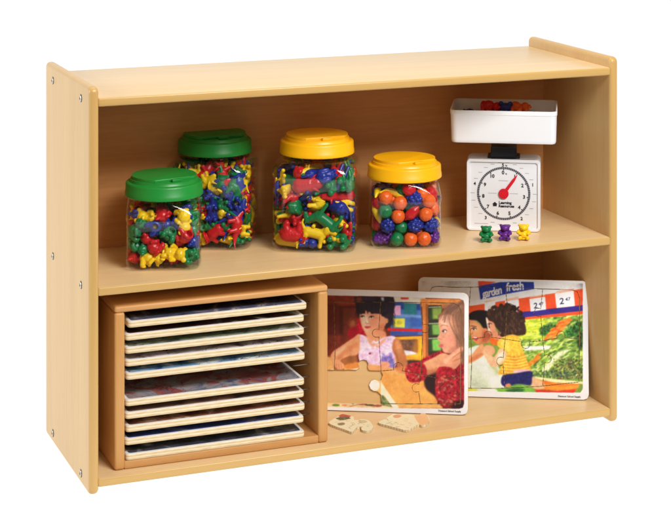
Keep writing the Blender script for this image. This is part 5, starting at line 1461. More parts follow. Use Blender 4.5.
def board_print(name, cols, seed, scale, lines):
    "a picture printed on the upper face of a stored board: patches of colour with dark saw lines, as one material"
    m, nt, out = newmat(name); L = nt.links.new
    p = N(nt, 'ShaderNodeBsdfPrincipled'); L(p.outputs[0], out.inputs[0]); p.inputs['Roughness'].default_value = .34
    tc = N(nt, 'ShaderNodeTexCoord'); mp = N(nt, 'ShaderNodeMapping'); mp.inputs['Location'].default_value = (seed, seed*2.3, 0); L(tc.outputs['Object'], mp.inputs[0])
    nz = N(nt, 'ShaderNodeTexNoise'); nz.inputs['Scale'].default_value = scale; nz.inputs['Detail'].default_value = 4; nz.inputs['Distortion'].default_value = 1.2; L(mp.outputs[0], nz.inputs[0])
    cr = N(nt, 'ShaderNodeValToRGB'); cr.color_ramp.interpolation = 'EASE'
    while len(cr.color_ramp.elements) < len(cols): cr.color_ramp.elements.new(.5)
    for i, c in enumerate(cols):
        e = cr.color_ramp.elements[i]; e.position = .3+.42*i/(len(cols)-1); e.color = (*lin(c), 1)
    L(nz.outputs['Fac'], cr.inputs[0])
    vo = N(nt, 'ShaderNodeTexVoronoi', feature='DISTANCE_TO_EDGE'); vo.inputs['Scale'].default_value = 17
    n2 = N(nt, 'ShaderNodeTexNoise'); n2.inputs['Scale'].default_value = 22; L(mp.outputs[0], n2.inputs[0])
    ad = N(nt, 'ShaderNodeMix', data_type='RGBA', blend_type='LINEAR_LIGHT'); ad.inputs['Factor'].default_value = .06
    L(mp.outputs[0], ad.inputs['A']); L(n2.outputs['Color'], ad.inputs['B']); L(ad.outputs['Result'], vo.inputs['Vector'])
    lt = N(nt, 'ShaderNodeMath', operation='LESS_THAN'); lt.inputs[1].default_value = lines; L(vo.outputs['Distance'], lt.inputs[0])
    mx = N(nt, 'ShaderNodeMix', data_type='RGBA'); mx.inputs['B'].default_value = (*lin((40, 30, 28)), 1)
    L(lt.outputs[0], mx.inputs['Factor']); L(cr.outputs[0], mx.inputs['A']); L(mx.outputs['Result'], p.inputs['Base Color'])
    return m
WHITEPAINT = principled('white_board_face', (236, 235, 232), rough=.38)
stored = [  # level, sideways shift, forward shift, print colours, label
 (0, .0006, .000, [(34, 34, 42), (70, 72, 88), (170, 168, 172)], 'bottommost stored puzzle board, dark picture, lying on the floor of the wooden rack'),
 (1, -.0006, .001, [(26, 28, 44), (36, 56, 124), (120, 110, 114)], 'stored puzzle board with deep blue picture, second from bottom of the rack'),
 (2, .0012, .000, [(80, 40, 30), (130, 80, 60), (190, 160, 140)], 'stored puzzle board with brown picture, third from bottom of the rack'),
 (3, .0000, .001, [(60, 50, 52), (120, 90, 80), (160, 120, 110)], 'stored puzzle board just under the one below the rack\'s empty slot'),
 (4, .0000, -.001, [(96, 100, 120), (150, 78, 76), (150, 146, 152), (70, 84, 130)], 'stored puzzle board with dull red, grey and blue picture showing below the empty slot'),
 (6, .0014, .000, [(30, 70, 130), (110, 150, 190), (220, 226, 230)], 'stored puzzle board with sky-blue picture right above the empty slot'),
 (7, .0006, .002, [(90, 80, 84), (190, 180, 190), (90, 60, 70)], 'stored puzzle board with greyish picture, fourth from top of the rack'),
 (8, .0000, .000, [(60, 70, 60), (130, 140, 120), (200, 200, 206)], 'stored puzzle board with grey-green picture, third from top of the rack'),
 (9, .0000, .001, [(30, 24, 26), (70, 40, 36), (190, 190, 180)], 'stored puzzle board with dark brown picture, second from top of the rack'),
 (10, .0044, -.002, [(46, 48, 66), (84, 90, 116), (180, 172, 178)], 'topmost stored puzzle board, dusky blue picture, directly under the rack\'s top'),
]
bm = bmesh.new()
pill(bm, BW, BH, .008, -BTH/2, BTH/2-.0008, .0016, None, 3)
bodyA = mesh_from(bm, 'board_body', 35)
bm = bmesh.new(); prism(bm, rrect(BW-.003, BH-.003, .0065, 7), BTH/2-.0009, BTH/2, None, bev=.0003, seg=1); faceA = mesh_from(bm, 'board_face', 35)
bm = bmesh.new(); prism(bm, rrect(BW-.014, BH-.014, .006, 7), BTH/2-.0002, BTH/2+.0003); pictA = mesh_from(bm, 'board_picture', 35)
bX0 = .0777
for n, (lv, dx, dy, cols, lab) in enumerate(stored):
    e = empty('puzzle_board', (bX0+BW/2+dx, RY0+.0015+BH/2+dy, LEVEL[lv]))
    if lv == 0: e.location.z = Z3+.0155+BTH/2+.0004
    tag(e, lab, 'puzzle', 'puzzle boards stored flat in the rack')
    if n == 0:
        b0 = link('board', bodyA, PLY, e); f0 = link('white_face', faceA, WHITEPAINT, e)
    else:
        for q in (b0, f0):
            c = q.copy(); COL.objects.link(c); c.parent = e
    pm = pictA.copy(); link('printed_picture', pm, board_print('stored_print', cols, n*3.7, 16, .012), e)

# ---------------------------------------------------------------- the two standing puzzles
def standing_puzzle(fr, P, cuts, label, names, missing=()):
    org, d, up = fr; back = up.cross(d)
    M = Matrix((d, back, up)).transposed().to_4x4(); M.translation = org+Vector((0, 0, BT*math.sin(LEAN)+.0003))
    e = empty('puzzle_board'); e.matrix_world = M; tag(e, label, 'puzzle', 'puzzles with pictures leaning at the back of the bottom shelf')
    rgb = P.final(); ny, nx = rgb.shape[:2]
    cut = np.zeros((P.H, P.W))
    for c in cuts: cut = np.maximum(cut, P.full(P.stroke(P.pts(c), 1.05*P.SS)))
    cut = (cut.reshape(ny, P.SS, nx, P.SS).mean((1, 3)) > .34)[::-1]
    sheet = P.full(P.mask(np.array([(x+P.W/2, y+P.H/2) for x, y in rrect(P.W, P.H, .012/CELL*P.SS, 9)]))).reshape(ny, P.SS, nx, P.SS).mean((1, 3)) > .5
    lab, n = regions(sheet & ~cut)
    fdepth = .0042
    bm = bmesh.new()
    prism(bm, rrect(BW, BH, .012, 9), 0, BT-fdepth, Matrix(((1, 0, 0, BW/2), (0, 0, 1, fdepth), (0, 1, 0, BH/2), (0, 0, 0, 1))), bev=.0012, seg=2)
    link('backing', mesh_from(bm, 'backing', 35), TRAYWOOD, e)
    fl = lab[ny-4, nx//2]
    link('printed_frame', patch('printed_frame', lab == fl, rgb, CELL, 0, fdepth), [PRINT, PLY], e)
    rs = random.Random(4)
    Pc = {}
    for k, (x, y) in names.items():
        q = P.pts([(x, y)])[0]; i = int(q[0]/P.SS); j = ny-1-int(q[1]/P.SS)
        if 0 <= i < nx and 0 <= j < ny: Pc.setdefault(lab[j, i], k)
    for r in range(1, n+1):
        mk = lab == r
        if r == fl or mk.sum() < 60: continue
        nm = Pc.get(r)
        if nm in missing: continue
        jj, ii = np.nonzero(mk); ox, oz = ii.min()*CELL, jj.min()*CELL
        sub = mk[jj.min():jj.max()+1, ii.min():ii.max()+1]; col = rgb[jj.min():jj.max()+1, ii.min():ii.max()+1]
        o = link('puzzle_piece', patch('puzzle_piece', sub, col, CELL, 0, fdepth-.0003), [PRINT, PLY])
        o.matrix_world = M @ Matrix.Translation((ox, rs.uniform(-.0004, .0001), oz))
        tag(o, nm or 'puzzle piece set in the board beside the rack, mostly hidden', 'puzzle piece', 'jigsaw pieces set into the '+('children' if P is PC else 'grocery')+' puzzle')
PC, cutsC = paint_children()
standing_puzzle(FR1, PC, cutsC, 'white-edged puzzle of two girls at a table, one bay empty, leaning beside the rack',
  {'puzzle piece printed with red-brown door and dark hair edge, beside the rack': (120, 200), 'puzzle piece hidden behind the rack, dark red wall': (0, 200),
   'puzzle piece printed with girl\'s ear and blue bins with cards': (290, 160), 'puzzle piece printed with green bins and fair-haired girl\'s profile': (400, 200),
   'puzzle piece printed with orange table top and red cuff': (250, 370), 'puzzle piece printed with red flowered sleeve of the resting girl': (420, 390),
   'empty bay': (120, 370), 'hidden bay': (0, 380)}, missing=('empty bay', 'hidden bay'))
PG, cutsG = paint_grocery()
standing_puzzle(FR2, PG, cutsG, 'white-edged puzzle of mother and child at a produce stand, leaning behind the other puzzle',
  {'grocery puzzle piece hidden behind the children puzzle, upper left': (150, 160), 'grocery puzzle piece hidden behind the children puzzle, lower left': (150, 330),
   'puzzle piece printed with blue garden sign and smiling mother': (250, 200), 'puzzle piece printed with mother\'s pale green blouse': (250, 340),
   'puzzle piece printed with curly brown hair and sign end': (380, 200), 'puzzle piece printed with orange shirt and navy shorts': (360, 330),
   'puzzle piece printed with right-hand 2.47 price card': (500, 200), 'puzzle piece printed with vegetables above the orange bin': (480, 320)})

# loose pieces lying in front of the children puzzle
def loose_piece(label, outline, paint, seed, z=.0052):
    pts = [px_on_z(u, v, Z3+z) for u, v in outline]
    xs = [p[0] for p in pts]; ys = [p[1] for p in pts]; x0, y0 = min(xs)-.002, min(ys)-.002; w, h = max(xs)-x0+.002, max(ys)-y0+.002
    P = Pic(w, h, lambda u, v: (lambda q: (q[0]-x0, q[1]-y0))(px_on_z(u, v, Z3+z)), cell=.0006, seed=seed)
    P.a[:] = (238, 220, 180); P.speck(np.ones((P.H, P.W)), .02, 2); paint(P)
    mk = P.full(P.mask(catmull(P.pts(outline)))).reshape(P.ny, P.SS, P.nx, P.SS).mean((1, 3)) > .5
    o = link('puzzle_piece', patch('loose_piece', mk[::-1], P.final(), .0006, 0, z-.0004), [PRINT, PLY])
    o.location = (x0, y0, Z3+z); o.rotation_euler = (R(-90), 0, 0)
    tag(o, label, 'puzzle piece', 'loose jigsaw pieces lying on the bottom shelf')
q = lambda pts: [(x/4.19+320, y/4.19+380) for x, y in pts]
def scraps(P, x0, x1, y0, y1, n):
    for i in range(n):
        x, y = x0+P.rs.rand()*(x1-x0), y0+P.rs.rand()*(y1-y0); l = 5+P.rs.rand()*12
        P.line(q([(x, y), (x+l*.5, y-2+P.rs.rand()*6), (x+l, y+P.rs.rand()*8-2)]), [(70, 60, 46), (110, 96, 70), (150, 128, 92), (86, 104, 70), (60, 52, 44)][P.rs.randint(5)], 1+P.rs.rand()*1.6, soft=1, alpha=.8)
def paintA(P):
    P.poly(q([(78, 152), (100, 140), (130, 150), (110, 158)]), (178, 60, 52), soft=1); P.poly(q([(66, 160), (104, 153), (128, 160), (92, 168)]), (76, 84, 62), soft=1, noise=.2)
    P.poly(q([(74, 182), (98, 178), (104, 186), (82, 190)]), (126, 118, 92), soft=1); P.poly(q([(160, 172), (186, 168), (198, 176), (170, 182)]), (190, 180, 140), soft=1)
    scraps(P, 50, 200, 158, 200, 26)
def paintB(P):
    P.poly(q([(306, 150), (322, 145), (342, 150), (330, 158), (312, 158)]), (206, 146, 110), soft=1)
    P.poly(q([(395, 146), (440, 138), (458, 182), (425, 192)]), (238, 176, 128), soft=1); P.line(q([(402, 142), (436, 138)]), (196, 70, 52), 2, soft=1)
    scraps(P, 262, 384, 160, 200, 22)
loose_piece('cream printed jigsaw piece with red mark, lying nearest the rack', q([(37, 180), (52, 166), (76, 152), (92, 143), (116, 147), (140, 154), (143, 166), (160, 168), (176, 164), (204, 170), (214, 180), (222, 194), (214, 209), (192, 213), (174, 208), (172, 197), (158, 196), (146, 206), (133, 217), (100, 206), (66, 194)]), paintA, 5)
loose_piece('cream printed jigsaw piece with scribbled lines and peach knob, lying farther right', q([(244, 178), (270, 164), (296, 148), (310, 142), (336, 146), (366, 144), (392, 146), (412, 150), (420, 142), (436, 139), (450, 148), (459, 166), (452, 180), (430, 190), (414, 186), (404, 190), (386, 200), (362, 210), (330, 203), (286, 191)]), paintB, 6)

# ---------------------------------------------------------------- jars of counters
def rr_ring(a, r, z, n=12):
    return [(x, y, z) for x, y in rrect(2*a, 2*a, r, n)]

def jar(u, v, a, cr, zl, rot, lidmat, label, group='screw-top jars of counters'):
    x, y = px_on_z(u, v, Z2); e = empty('counter_jar', (x, y, Z2+.0004), (0, 0, rot)); tag(e, label, 'jar', group)
    nk = .0690; bm = bmesh.new(); t = .0011
    def prof(o):                                              # (half width, corner radius, z), outside when o = 0, inside when o = t
        s = zl-.025
        P = [(a-.012-o*.4, cr-.010, .0+o), (a-.006-o, cr-.005, .0012+o*.8), (a-.0018-o, cr-.001, .0052+o*.3), (a-o, cr, .0115), (a-o, cr, .0225), (a-.0012-o, cr-.0008, .0255), (a-.0012-o, cr-.0008, s*.42), (a-.0012-o, cr-.0008, s-.018),
             (a-o, cr, s-.0145), (a-o, cr, s-.005), (a-.0012-o, cr+.004, s)]
        rings = [rr_ring(A, max(r, .004), z) for A, r, z in P]
        # shoulder rolls over into the round neck
        for k in range(1, 7):
            f = k/6; A = (a-.0012-o)+(nk-o-(a-.0012-o))*(1-math.cos(f*math.pi/2)); r = cr+(nk-cr)*math.sin(f*math.pi/2)
            rings.append(rr_ring(A, min(r, A-1e-4), s+(.020)*math.sin(f*math.pi/2)))
        rings.append(rr_ring(nk-o, nk-o-1e-4, zl+.016)); return rings
    outr, inr = prof(0), prof(t)
    va = loft(bm, outr, True, False); vb = loft(bm, [list(reversed(r)) for r in inr], True, False)
    n = len(va[-1]); tb = list(reversed(vb[-1]))
    for i in range(n): bm.faces.new((va[-1][i], va[-1][(i+1) % n], tb[(i+1) % n], tb[i]))
    me = bpy.data.meshes.new('jar_body'); bmesh.ops.recalc_face_normals(bm, faces=bm.faces); bm.to_mesh(me); bm.free()
    for p in me.polygons: p.use_smooth = True
    me.set_sharp_from_angle(angle=R(50))
    link('jar_body', me, CLEAR, e)
    # lid: skirt, flat top, raised disc with a flat cut for the fingers
    r0 = .0765; bm = bmesh.new()
    circ = lambda r, z: [(r*math.cos(q_), r*math.sin(q_), z) for q_ in np.linspace(0, 2*math.pi, 97)[:-1]]
    loft(bm, [circ(nk+.0012, zl+.001), circ(r0-.0012, zl), circ(r0, zl+.0014), circ(r0-.0002, zl+.0085), circ(r0-.0009, zl+.0095), circ(r0-.0014, zl+.0235), circ(r0-.0024, zl+.0258), circ(r0-.0044, zl+.0270),
              circ(.0675, zl+.0274), circ(.0668, zl+.0282), circ(.0658, zl+.0330), circ(.0645, zl+.0336)], cap0=False)
    lid = link('lid', mesh_from(bm, 'lid', 38), lidmat, e)
    bm = bmesh.new(); k = .047; arc = math.acos(k/.0632)
    pts = [(.0632*math.cos(q_), .0632*math.sin(q_)) for q_ in np.linspace(arc, 2*math.pi-arc, 72)]
    prism(bm, pts, zl+.0330, zl+.0392, Matrix.Rotation(R(-62)-rot*0, 4, 'Z'), bev=.0016, seg=3)
    link('raised_cap', mesh_from(bm, 'raised_cap', 38), lidmat, lid)
    bm = bmesh.new(); box(bm, -.0105, .0105, -.0035, .0035, zl+.0335, zl+.0388, bev=.0014, seg=2)
    bmesh.ops.transform(bm, matrix=Matrix.Rotation(R(-62), 4, 'Z') @ Matrix.Translation((.0545, 0, 0)) @ Matrix.Rotation(R(90), 4, 'Z'), verts=bm.verts)
    link('finger_tab', mesh_from(bm, 'finger_tab', 38), lidmat, lid)
    return e
YW = -YAW
JARS = {
 'bears': jar(164, 262, .0730, .024, .1335, YW+R(4), GREENLID, 'short clear jar of bear counters with green lid, nearest the left end'),
 'dinos': jar(214.8, 240.6, .0845, .034, .1845, YW-R(6), GREENLID, 'tall clear jar of dinosaur counters with green lid, behind the bear jar'),
 'pets': jar(317, 243.2, .0855, .032, .1860, YW-R(6), YELLOWLID, 'tall clear jar of animal counters with yellow lid, in the middle of the shelf'),
 'fruit': jar(404.5, 241.3, .0720, .024, .1340, YW+R(2), YELLOWLID, 'short clear jar of fruit counters with yellow lid, beside the scale'),
}
build_figs()
NOUN = {'bear': 'teddy bear counter', 'rex': 'two-legged dinosaur counter', 'stego': 'plate-backed dinosaur counter', 'bronto': 'long-necked dinosaur counter', 'tric': 'horned dinosaur counter',
        'horse': 'horse counter', 'elephant': 'elephant counter', 'dog': 'dog counter', 'cow': 'cow counter', 'rabbit': 'rabbit counter',
        'orange': 'round orange counter', 'apple': 'apple counter', 'strawberry': 'strawberry counter', 'banana': 'banana counter', 'berry': 'bumpy berry counter', 'grapes': 'grape bunch counter'}
NAME = {'bear': 'bear_counter', 'rex': 'dinosaur_counter', 'stego': 'dinosaur_counter', 'bronto': 'dinosaur_counter', 'tric': 'dinosaur_counter', 'horse': 'horse_counter', 'elephant': 'elephant_counter', 'dog': 'dog_counter', 'cow': 'cow_counter', 'rabbit': 'rabbit_counter',
        'orange': 'orange_counter', 'apple': 'apple_counter', 'strawberry': 'strawberry_counter', 'banana': 'banana_counter', 'berry': 'berry_counter', 'grapes': 'grape_counter'}
JARNAME = {'bears': 'bear jar', 'dinos': 'dinosaur jar', 'pets': 'animal jar', 'fruit': 'fruit jar'}
protos = {}
def counter(kind, col, loc, quat, label, cat, group, mesh=None):
    key = (mesh or kind, col)
    if key not in protos:
        me = FIGS[mesh or kind].copy(); me.name = NAME[kind]
        o = bpy.data.objects.new(NAME[kind], me); me.materials.append(FIGMAT[col]); COL.objects.link(o); protos[key] = o
    else:
        o = protos[key].copy(); COL.objects.link(o)
    o.rotation_mode = 'QUATERNION'; o.location = loc; o.rotation_quaternion = quat
    tag(o, label, cat, group); return o
FRUITCOL = {'orange': ['orange'], 'strawberry': ['red'], 'banana': ['yellow'], 'berry': ['blue'], 'grapes': ['purple']}
for jn, rows in BAKE.items():
    e = JARS[jn]; JM = Matrix.Translation(e.location) @ Matrix.Rotation(e.rotation_euler[2], 4, 'Z')
    rc_ = random.Random({'bears': 31, 'dinos': 32, 'pets': 23, 'fruit': 24}[jn]); bag = []
    a_ = .0715 if jn in ('bears', 'fruit') else .0855
    rows = sorted(rows, key=lambda r_: (round(r_[3], 2), r_[1]))
    items = []
    for rw in rows:
        k, lx, ly, lz = rw[:4]; qq = Quaternion(rw[4:8])
        if k == 'orange' and rc_.random() < .25: k = 'apple'
        if k in FRUITCOL: col = FRUITCOL[k][0]
        elif k == 'apple':
            col = ('green', 'red', 'green')[rc_.randrange(3)]
        else:
            pos_ = Vector((lx, ly, lz)); cs = ['red', 'blue', 'green', 'yellow']
            col = min(cs, key=lambda c_: sum(max(0, 1-(pos_-q2).length/.055) for q2, c2 in bag if c2 == c_)+rc_.random()*.55)
            bag.append((pos_, col))
        wp = JM @ Vector((lx, ly, lz+.0016)); wq = JM.to_quaternion() @ qq
        # where it sits, as seen from the front of the shelf
        vx = (wp-e.location).x*math.cos(YAW)-(wp-e.location).y*math.sin(YAW); vy = (wp-e.location).x*math.sin(YAW)+(wp-e.location).y*math.cos(YAW)
        items.append((k, col, wp, wq, vx, vy, lz))
    zmax = max(i[6] for i in items)
    names_h = ['on floor of', 'low in', 'below middle of', 'halfway up', 'above middle of', 'high in', 'topmost in']
    cnt = {}
    for k, col, wp, wq, vx, vy, lz in items:
        h = names_h[min(6, int(lz/zmax*6.999))]
        s = 'left' if vx < -a_*.3 else ('right' if vx > a_*.3 else 'middle'); f = 'front' if vy < -a_*.33 else ('back' if vy > a_*.33 else 'centre')
        where = {('left', 'front'): 'front left', ('middle', 'front'): 'front', ('right', 'front'): 'front right', ('left', 'centre'): 'left side', ('middle', 'centre'): 'core', ('right', 'centre'): 'right side',
                 ('left', 'back'): 'back left', ('middle', 'back'): 'back', ('right', 'back'): 'back right'}[(s, f)]
        upv = (wq @ Vector((0, 0, 1))).z
        pose = {True: 'upright', False: 'upside-down'}[upv > 0] if abs(upv) > .7 else 'lying'
        noun = NOUN[k]; col_ = '' if k == 'orange' else col+' '
        base = f'{pose+" " if k not in ("orange", "apple", "berry") else ""}{col_}{noun} {h} {JARNAME[jn]}, {where}'
        items_l = cnt.setdefault(base, []); items_l.append((vx, vy, lz, k, col, wp, wq))
    for base, lst in cnt.items():
        lst.sort(key=lambda t: t[0])
        for n, (vx, vy, lz, k, col, wp, wq) in enumerate(lst):
            lab = base if len(lst) == 1 else base+(', farther left', ', farther right')[n] if len(lst) == 2 else base+f', {("leftmost", "second left", "third left", "fourth left", "fifth left", "sixth left")[min(n, 5)]}'
            counter(k, col, wp, wq, lab, 'fruit counter' if jn == 'fruit' else ('dinosaur counter' if jn == 'dinos' else ('bear counter' if jn == 'bears' else 'animal counter')), 'counters filling the '+JARNAME[jn])

# ---------------------------------------------------------------- kitchen scale
SA, SB = px_on_z(466.5, 230.5, Z2), px_on_z(540.5, 232.6, Z2)
sang = math.atan2(SB[1]-SA[1], SB[0]-SA[0]); SWd = math.hypot(SB[0]-SA[0], SB[1]-SA[1]); SHt = SWd*1.0; SDp = .066
sd = Vector((math.cos(sang), math.sin(sang), 0)); sb = Vector((-sd.y, sd.x, 0))
sorg = Vector(((SA[0]+SB[0])/2, (SA[1]+SB[1])/2, Z2+.0004))+sb*(SDp/2)
scale = empty('kitchen_scale', sorg, (0, 0, sang)); tag(scale, 'white kitchen scale with round dial, red needle and tray, at the right end', 'scale')
def dial_at(u, v):
    "point of the scale's front face seen at a photograph pixel, in the scale's own x, z"
    s, c = math.sin(YAW), math.cos(YAW); r, h = (u-PCX)/FPX, -(v-PCY)/FPX
    ray = Vector((r*c+s, -r*s+c, h)); o = sorg-sb*SDp/2; k = (o-Vector(CAM)).dot(sb)/ray.dot(sb); p = Vector(CAM)+ray*k-sorg
    return p.dot(sd), p.z
hw = SWd/2; SHt = dial_at(504, 159.6)[1]
def front_prism(bm, pts, y0, y1, bev=0, seg=2):               # outline in x, z; runs from y0 back to y1
    prism(bm, pts, -y1, -y0, Matrix(((1, 0, 0, 0), (0, 0, -1, 0), (0, 1, 0, 0), (0, 0, 0, 1))), bev, seg)
fy = -SDp/2
bm = bmesh.new()
outer = [(x, z+SHt/2) for x, z in rrect(SWd, SHt, .009, 6)]
front_prism(bm, outer, fy+.0045, -fy, bev=.003, seg=3)
# raised bezel round the dial plate
inn = [(x, z+SHt/2) for x, z in rrect(SWd-.0125, SHt-.0125, .005, 6)]
rings = []
for pts, yy in ((outer, fy+.008), (outer, fy+.0022), ([(x*.988, SHt/2+(z-SHt/2)*.988) for x, z in outer], fy), ([(x*1.01, SHt/2+(z-SHt/2)*1.01) for x, z in inn], fy), (inn, fy+.0008), (inn, fy+.006)):
    rings.append([(x, yy, z) for x, z in pts])
loft(bm, rings, False, False)
link('body', mesh_from(bm, 'body', 40), WHITEPL, scale)
bm = bmesh.new(); front_prism(bm, [(x, z+SHt/2) for x, z in rrect(SWd-.0128, SHt-.0128, .005, 6)], fy+.0034, fy+.007)
face = link('dial_face', mesh_from(bm, 'dial_face', 40), DIALPL, scale)
dcx, dcz = dial_at(503.6, 193.8); PY = fy+.0031
def flat(bm, pts, y): bm.faces.new([bm.verts.new((x, y, z)) for x, z in pts])
ROUT, RIN = .0562, .0512
bm = bmesh.new()
nt_ = 88
for i in range(nt_):
    a = 2*math.pi*i/nt_; big = i % 8 == 0; r0_, r1_, w_ = (RIN-.0022 if big else RIN), ROUT, .00125
    c_, s_ = math.cos(a), math.sin(a)
    flat(bm, [(dcx+s_*r0_-c_*w_, dcz+c_*r0_+s_*w_), (dcx+s_*r0_+c_*w_, dcz+c_*r0_-s_*w_), (dcx+s_*r1_+c_*w_, dcz+c_*r1_-s_*w_), (dcx+s_*r1_-c_*w_, dcz+c_*r1_+s_*w_)], PY-.0001)
link('tick_ring', mesh_from(bm, 'tick_ring'), RINGINK, face)
def dial_text(bm, string, x, z, size, bold=.02, y=None, gap=1.0):
    me = text_mesh(string, bold*1.25, gap); xs = [v.co.x for v in me.vertices]; zs = [v.co.y for v in me.vertices]
    cx_, cz_ = (min(xs)+max(xs))/2, (min(zs)+max(zs))/2
    for v in me.vertices: v.co = ((v.co.x-cx_)*size+x, y if y is not None else PY-.0002, (v.co.y-cz_)*size+z)
    bm.from_mesh(me); bpy.data.meshes.remove(me)
bm = bmesh.new()
for i in range(11):
    a = 2*math.pi*i/11; r_ = .0432
    if i == 0: dial_text(bm, '0', dcx-.0012, dcz+r_+.001, .0106, .03); dial_text(bm, 'lb', dcx+.0055, dcz+r_-.0015, .0046, .02); continue
    dial_text(bm, str(i), dcx+r_*math.sin(a), dcz+r_*math.cos(a), .0102, .03)
for i in range(5):
    a = 2*math.pi*i/5; r_ = .0640
    dial_text(bm, '5' if i == 0 else str(i), dcx+r_*math.sin(a)-(.0014 if i == 0 else 0), dcz+r_*math.cos(a)-(.0040 if i == 0 else 0), .0092, .03)
    if i == 0: dial_text(bm, 'kg', dcx+.0055, dcz+r_-.0050, .0044, .02)
link('numerals', mesh_from(bm, 'numerals'), INK, face)
bm = bmesh.new()
for i in range(26):
    a = 2*math.pi*(i+.5)/26
    if min(abs((a-2*math.pi*k/5+math.pi) % (2*math.pi)-math.pi) for k in range(5)) < .12: continue
    x, z = dcx+.0655*math.sin(a), dcz+.0655*math.cos(a)
    if abs(x) > hw-.0095: continue
    flat(bm, [(x-.0042, z-.0004), (x+.0042, z-.0004), (x+.0042, z+.0004), (x-.0042, z+.0004)], PY)
qs = np.linspace(0, 2*math.pi, 129)
for a, b in zip(qs[:-1], qs[1:]):
    flat(bm, [(dcx+(RIN+.0008)*math.sin(a), dcz+(RIN+.0008)*math.cos(a)), (dcx+(ROUT-.0008)*math.sin(a), dcz+(ROUT-.0008)*math.cos(a)), (dcx+(ROUT-.0008)*math.sin(b), dcz+(ROUT-.0008)*math.cos(b)), (dcx+(RIN+.0008)*math.sin(b), dcz+(RIN+.0008)*math.cos(b))], PY)
link('grey_band', mesh_from(bm, 'grey_band'), GREYINK, face)
for x, z, w_ in ((-.023, 0, .009), (.022, 0, .009), (0, .0268, .0105), (-.046, -.0645, .015)):
    bm = bmesh.new()
    for k in range(int(w_/.0011)):
        x0 = dcx+x-w_+k*.0022
        flat(bm, [(x0, dcz+z-.0005), (x0+.0015, dcz+z-.0005), (x0+.0015, dcz+z+.0006), (x0, dcz+z+.0006)], PY)
    link('small_print', mesh_from(bm, 'small_print'), GREYINK, face)
# maker's mark under the hub: a little dark house and two lines of bold lettering
bm = bmesh.new(); lx, lz_ = dcx-.0185, dcz-.0230
flat(bm, [(lx-.0058, lz_), (lx+.0058, lz_), (lx, lz_+.0052)], PY); flat(bm, [(lx-.0040, lz_-.0042), (lx+.0040, lz_-.0042), (lx+.0040, lz_+.0001), (lx-.0040, lz_+.0001)], PY-.0001)
dial_text(bm, 'Learning', dcx+.0035, dcz-.0202, .0078, .035); dial_text(bm, 'Resources', dcx+.0060, dcz-.0264, .0078, .035)
link('maker_mark', mesh_from(bm, 'maker_mark'), INK, face)
bm = bmesh.new(); ang = R(35.8); Lh = .0495
front_prism(bm, [(.0106*math.cos(q_), .0106*math.sin(q_)) for q_ in np.linspace(0, 2*math.pi, 41)[:-1]], -.0022, -.0002, bev=.0006)
front_prism(bm, [(-.0034, .004), (.0034, .004), (.0031, Lh*.72), (.0005, Lh), (-.0005, Lh), (-.0031, Lh*.72)], -.0016, -.0006)
bmesh.ops.transform(bm, matrix=Matrix.Rotation(ang, 4, 'Y'), verts=bm.verts)
nd = link('needle', mesh_from(bm, 'needle', 35), NEEDLE, scale); nd.location = (dcx, fy+.0024, dcz)
# neck and tray
TY = .078
bm = bmesh.new(); box(bm, -.027, .027, -.024, .024, SHt-.002, SHt+.0245, bev=.002, seg=2); link('neck', mesh_from(bm, 'neck', 35), BLACKPL, scale)
bm = bmesh.new(); box(bm, -.034, .034, -.022, .022, SHt-.001, SHt+.0045, bev=.0015, seg=2); link('neck_collar', mesh_from(bm, 'neck_collar', 35), BLACKPL, scale)
def tray_pt(u, v):
    s, c = math.sin(YAW), math.cos(YAW); r, h = (u-PCX)/FPX, -(v-PCY)/FPX
    ray = Vector((r*c+s, -r*s+c, h)); o = sorg-sb*TY; k = (o-Vector(CAM)).dot(sb)/ray.dot(sb); p = Vector(CAM)+ray*k-sorg
    return p.dot(sd), p.z
tx0, tz1 = tray_pt(450, 109.6); tx1, _z = tray_pt(557, 112.6); tz1 = (tz1+_z)/2; _a, tz0 = tray_pt(452, 143.0); _b, _z = tray_pt(555.7, 145.2); tz0 = (tz0+_z)/2
tw = tx1-tx0; tcx = (tx0+tx1)/2; th = tz1-tz0
print('scale', SWd, SHt, 'tray', tw, tz0, tz1, tcx)
bm = bmesh.new()
def tr(w, d, r, z): return [(x, y, z) for x, y in rrect(w, d, r, 8)]
TD = 2*TY
O = [(-.016, .010, 0), (-.0075, .012, .0008), (-.0042, .013, .0035), (-.0034, .0135, .008), (-.0008, .0145, th-.011), (-.0006, .0145, th-.0095), (.0012, .0155, th-.0088), (.0012, .0155, th-.0006), (.0006, .0155, th)]
I = [(-.0040, .0135, th), (-.0046, .013, th-.0008), (-.0076, .012, .009), (-.0090, .011, .0048), (-.0130, .009, .0026), (-.022, .008, .0022)]
loft(bm, [tr(tw+d_, TD+d_, r_, z_) for d_, r_, z_ in O+I])
tray = link('tray', mesh_from(bm, 'tray', 32), WHITEPL, scale); tray.location = (tcx, 0, tz0)
bm = bmesh.new(); box(bm, -.052, .052, -.04, .04, tz0-.0035, tz0+.0004, bev=.0012, seg=2); link('platform', mesh_from(bm, 'platform', 35), WHITEPL, scale)
SM = Matrix.Translation(sorg) @ Matrix.Rotation(sang, 4, 'Z')
Z3q = lambda a: Quaternion((0, 0, 1), a)
Xq = lambda a: Quaternion((1, 0, 0), a)
tb = tz0+.0030
def in_tray(x, y, z, q_, col, lab):
    counter('bear', col, SM @ Vector((x+tcx, y, tb+z)), SM.to_quaternion() @ q_, lab, 'bear counter', 'bear counters lying in the scale tray')
lie = Xq(R(90))
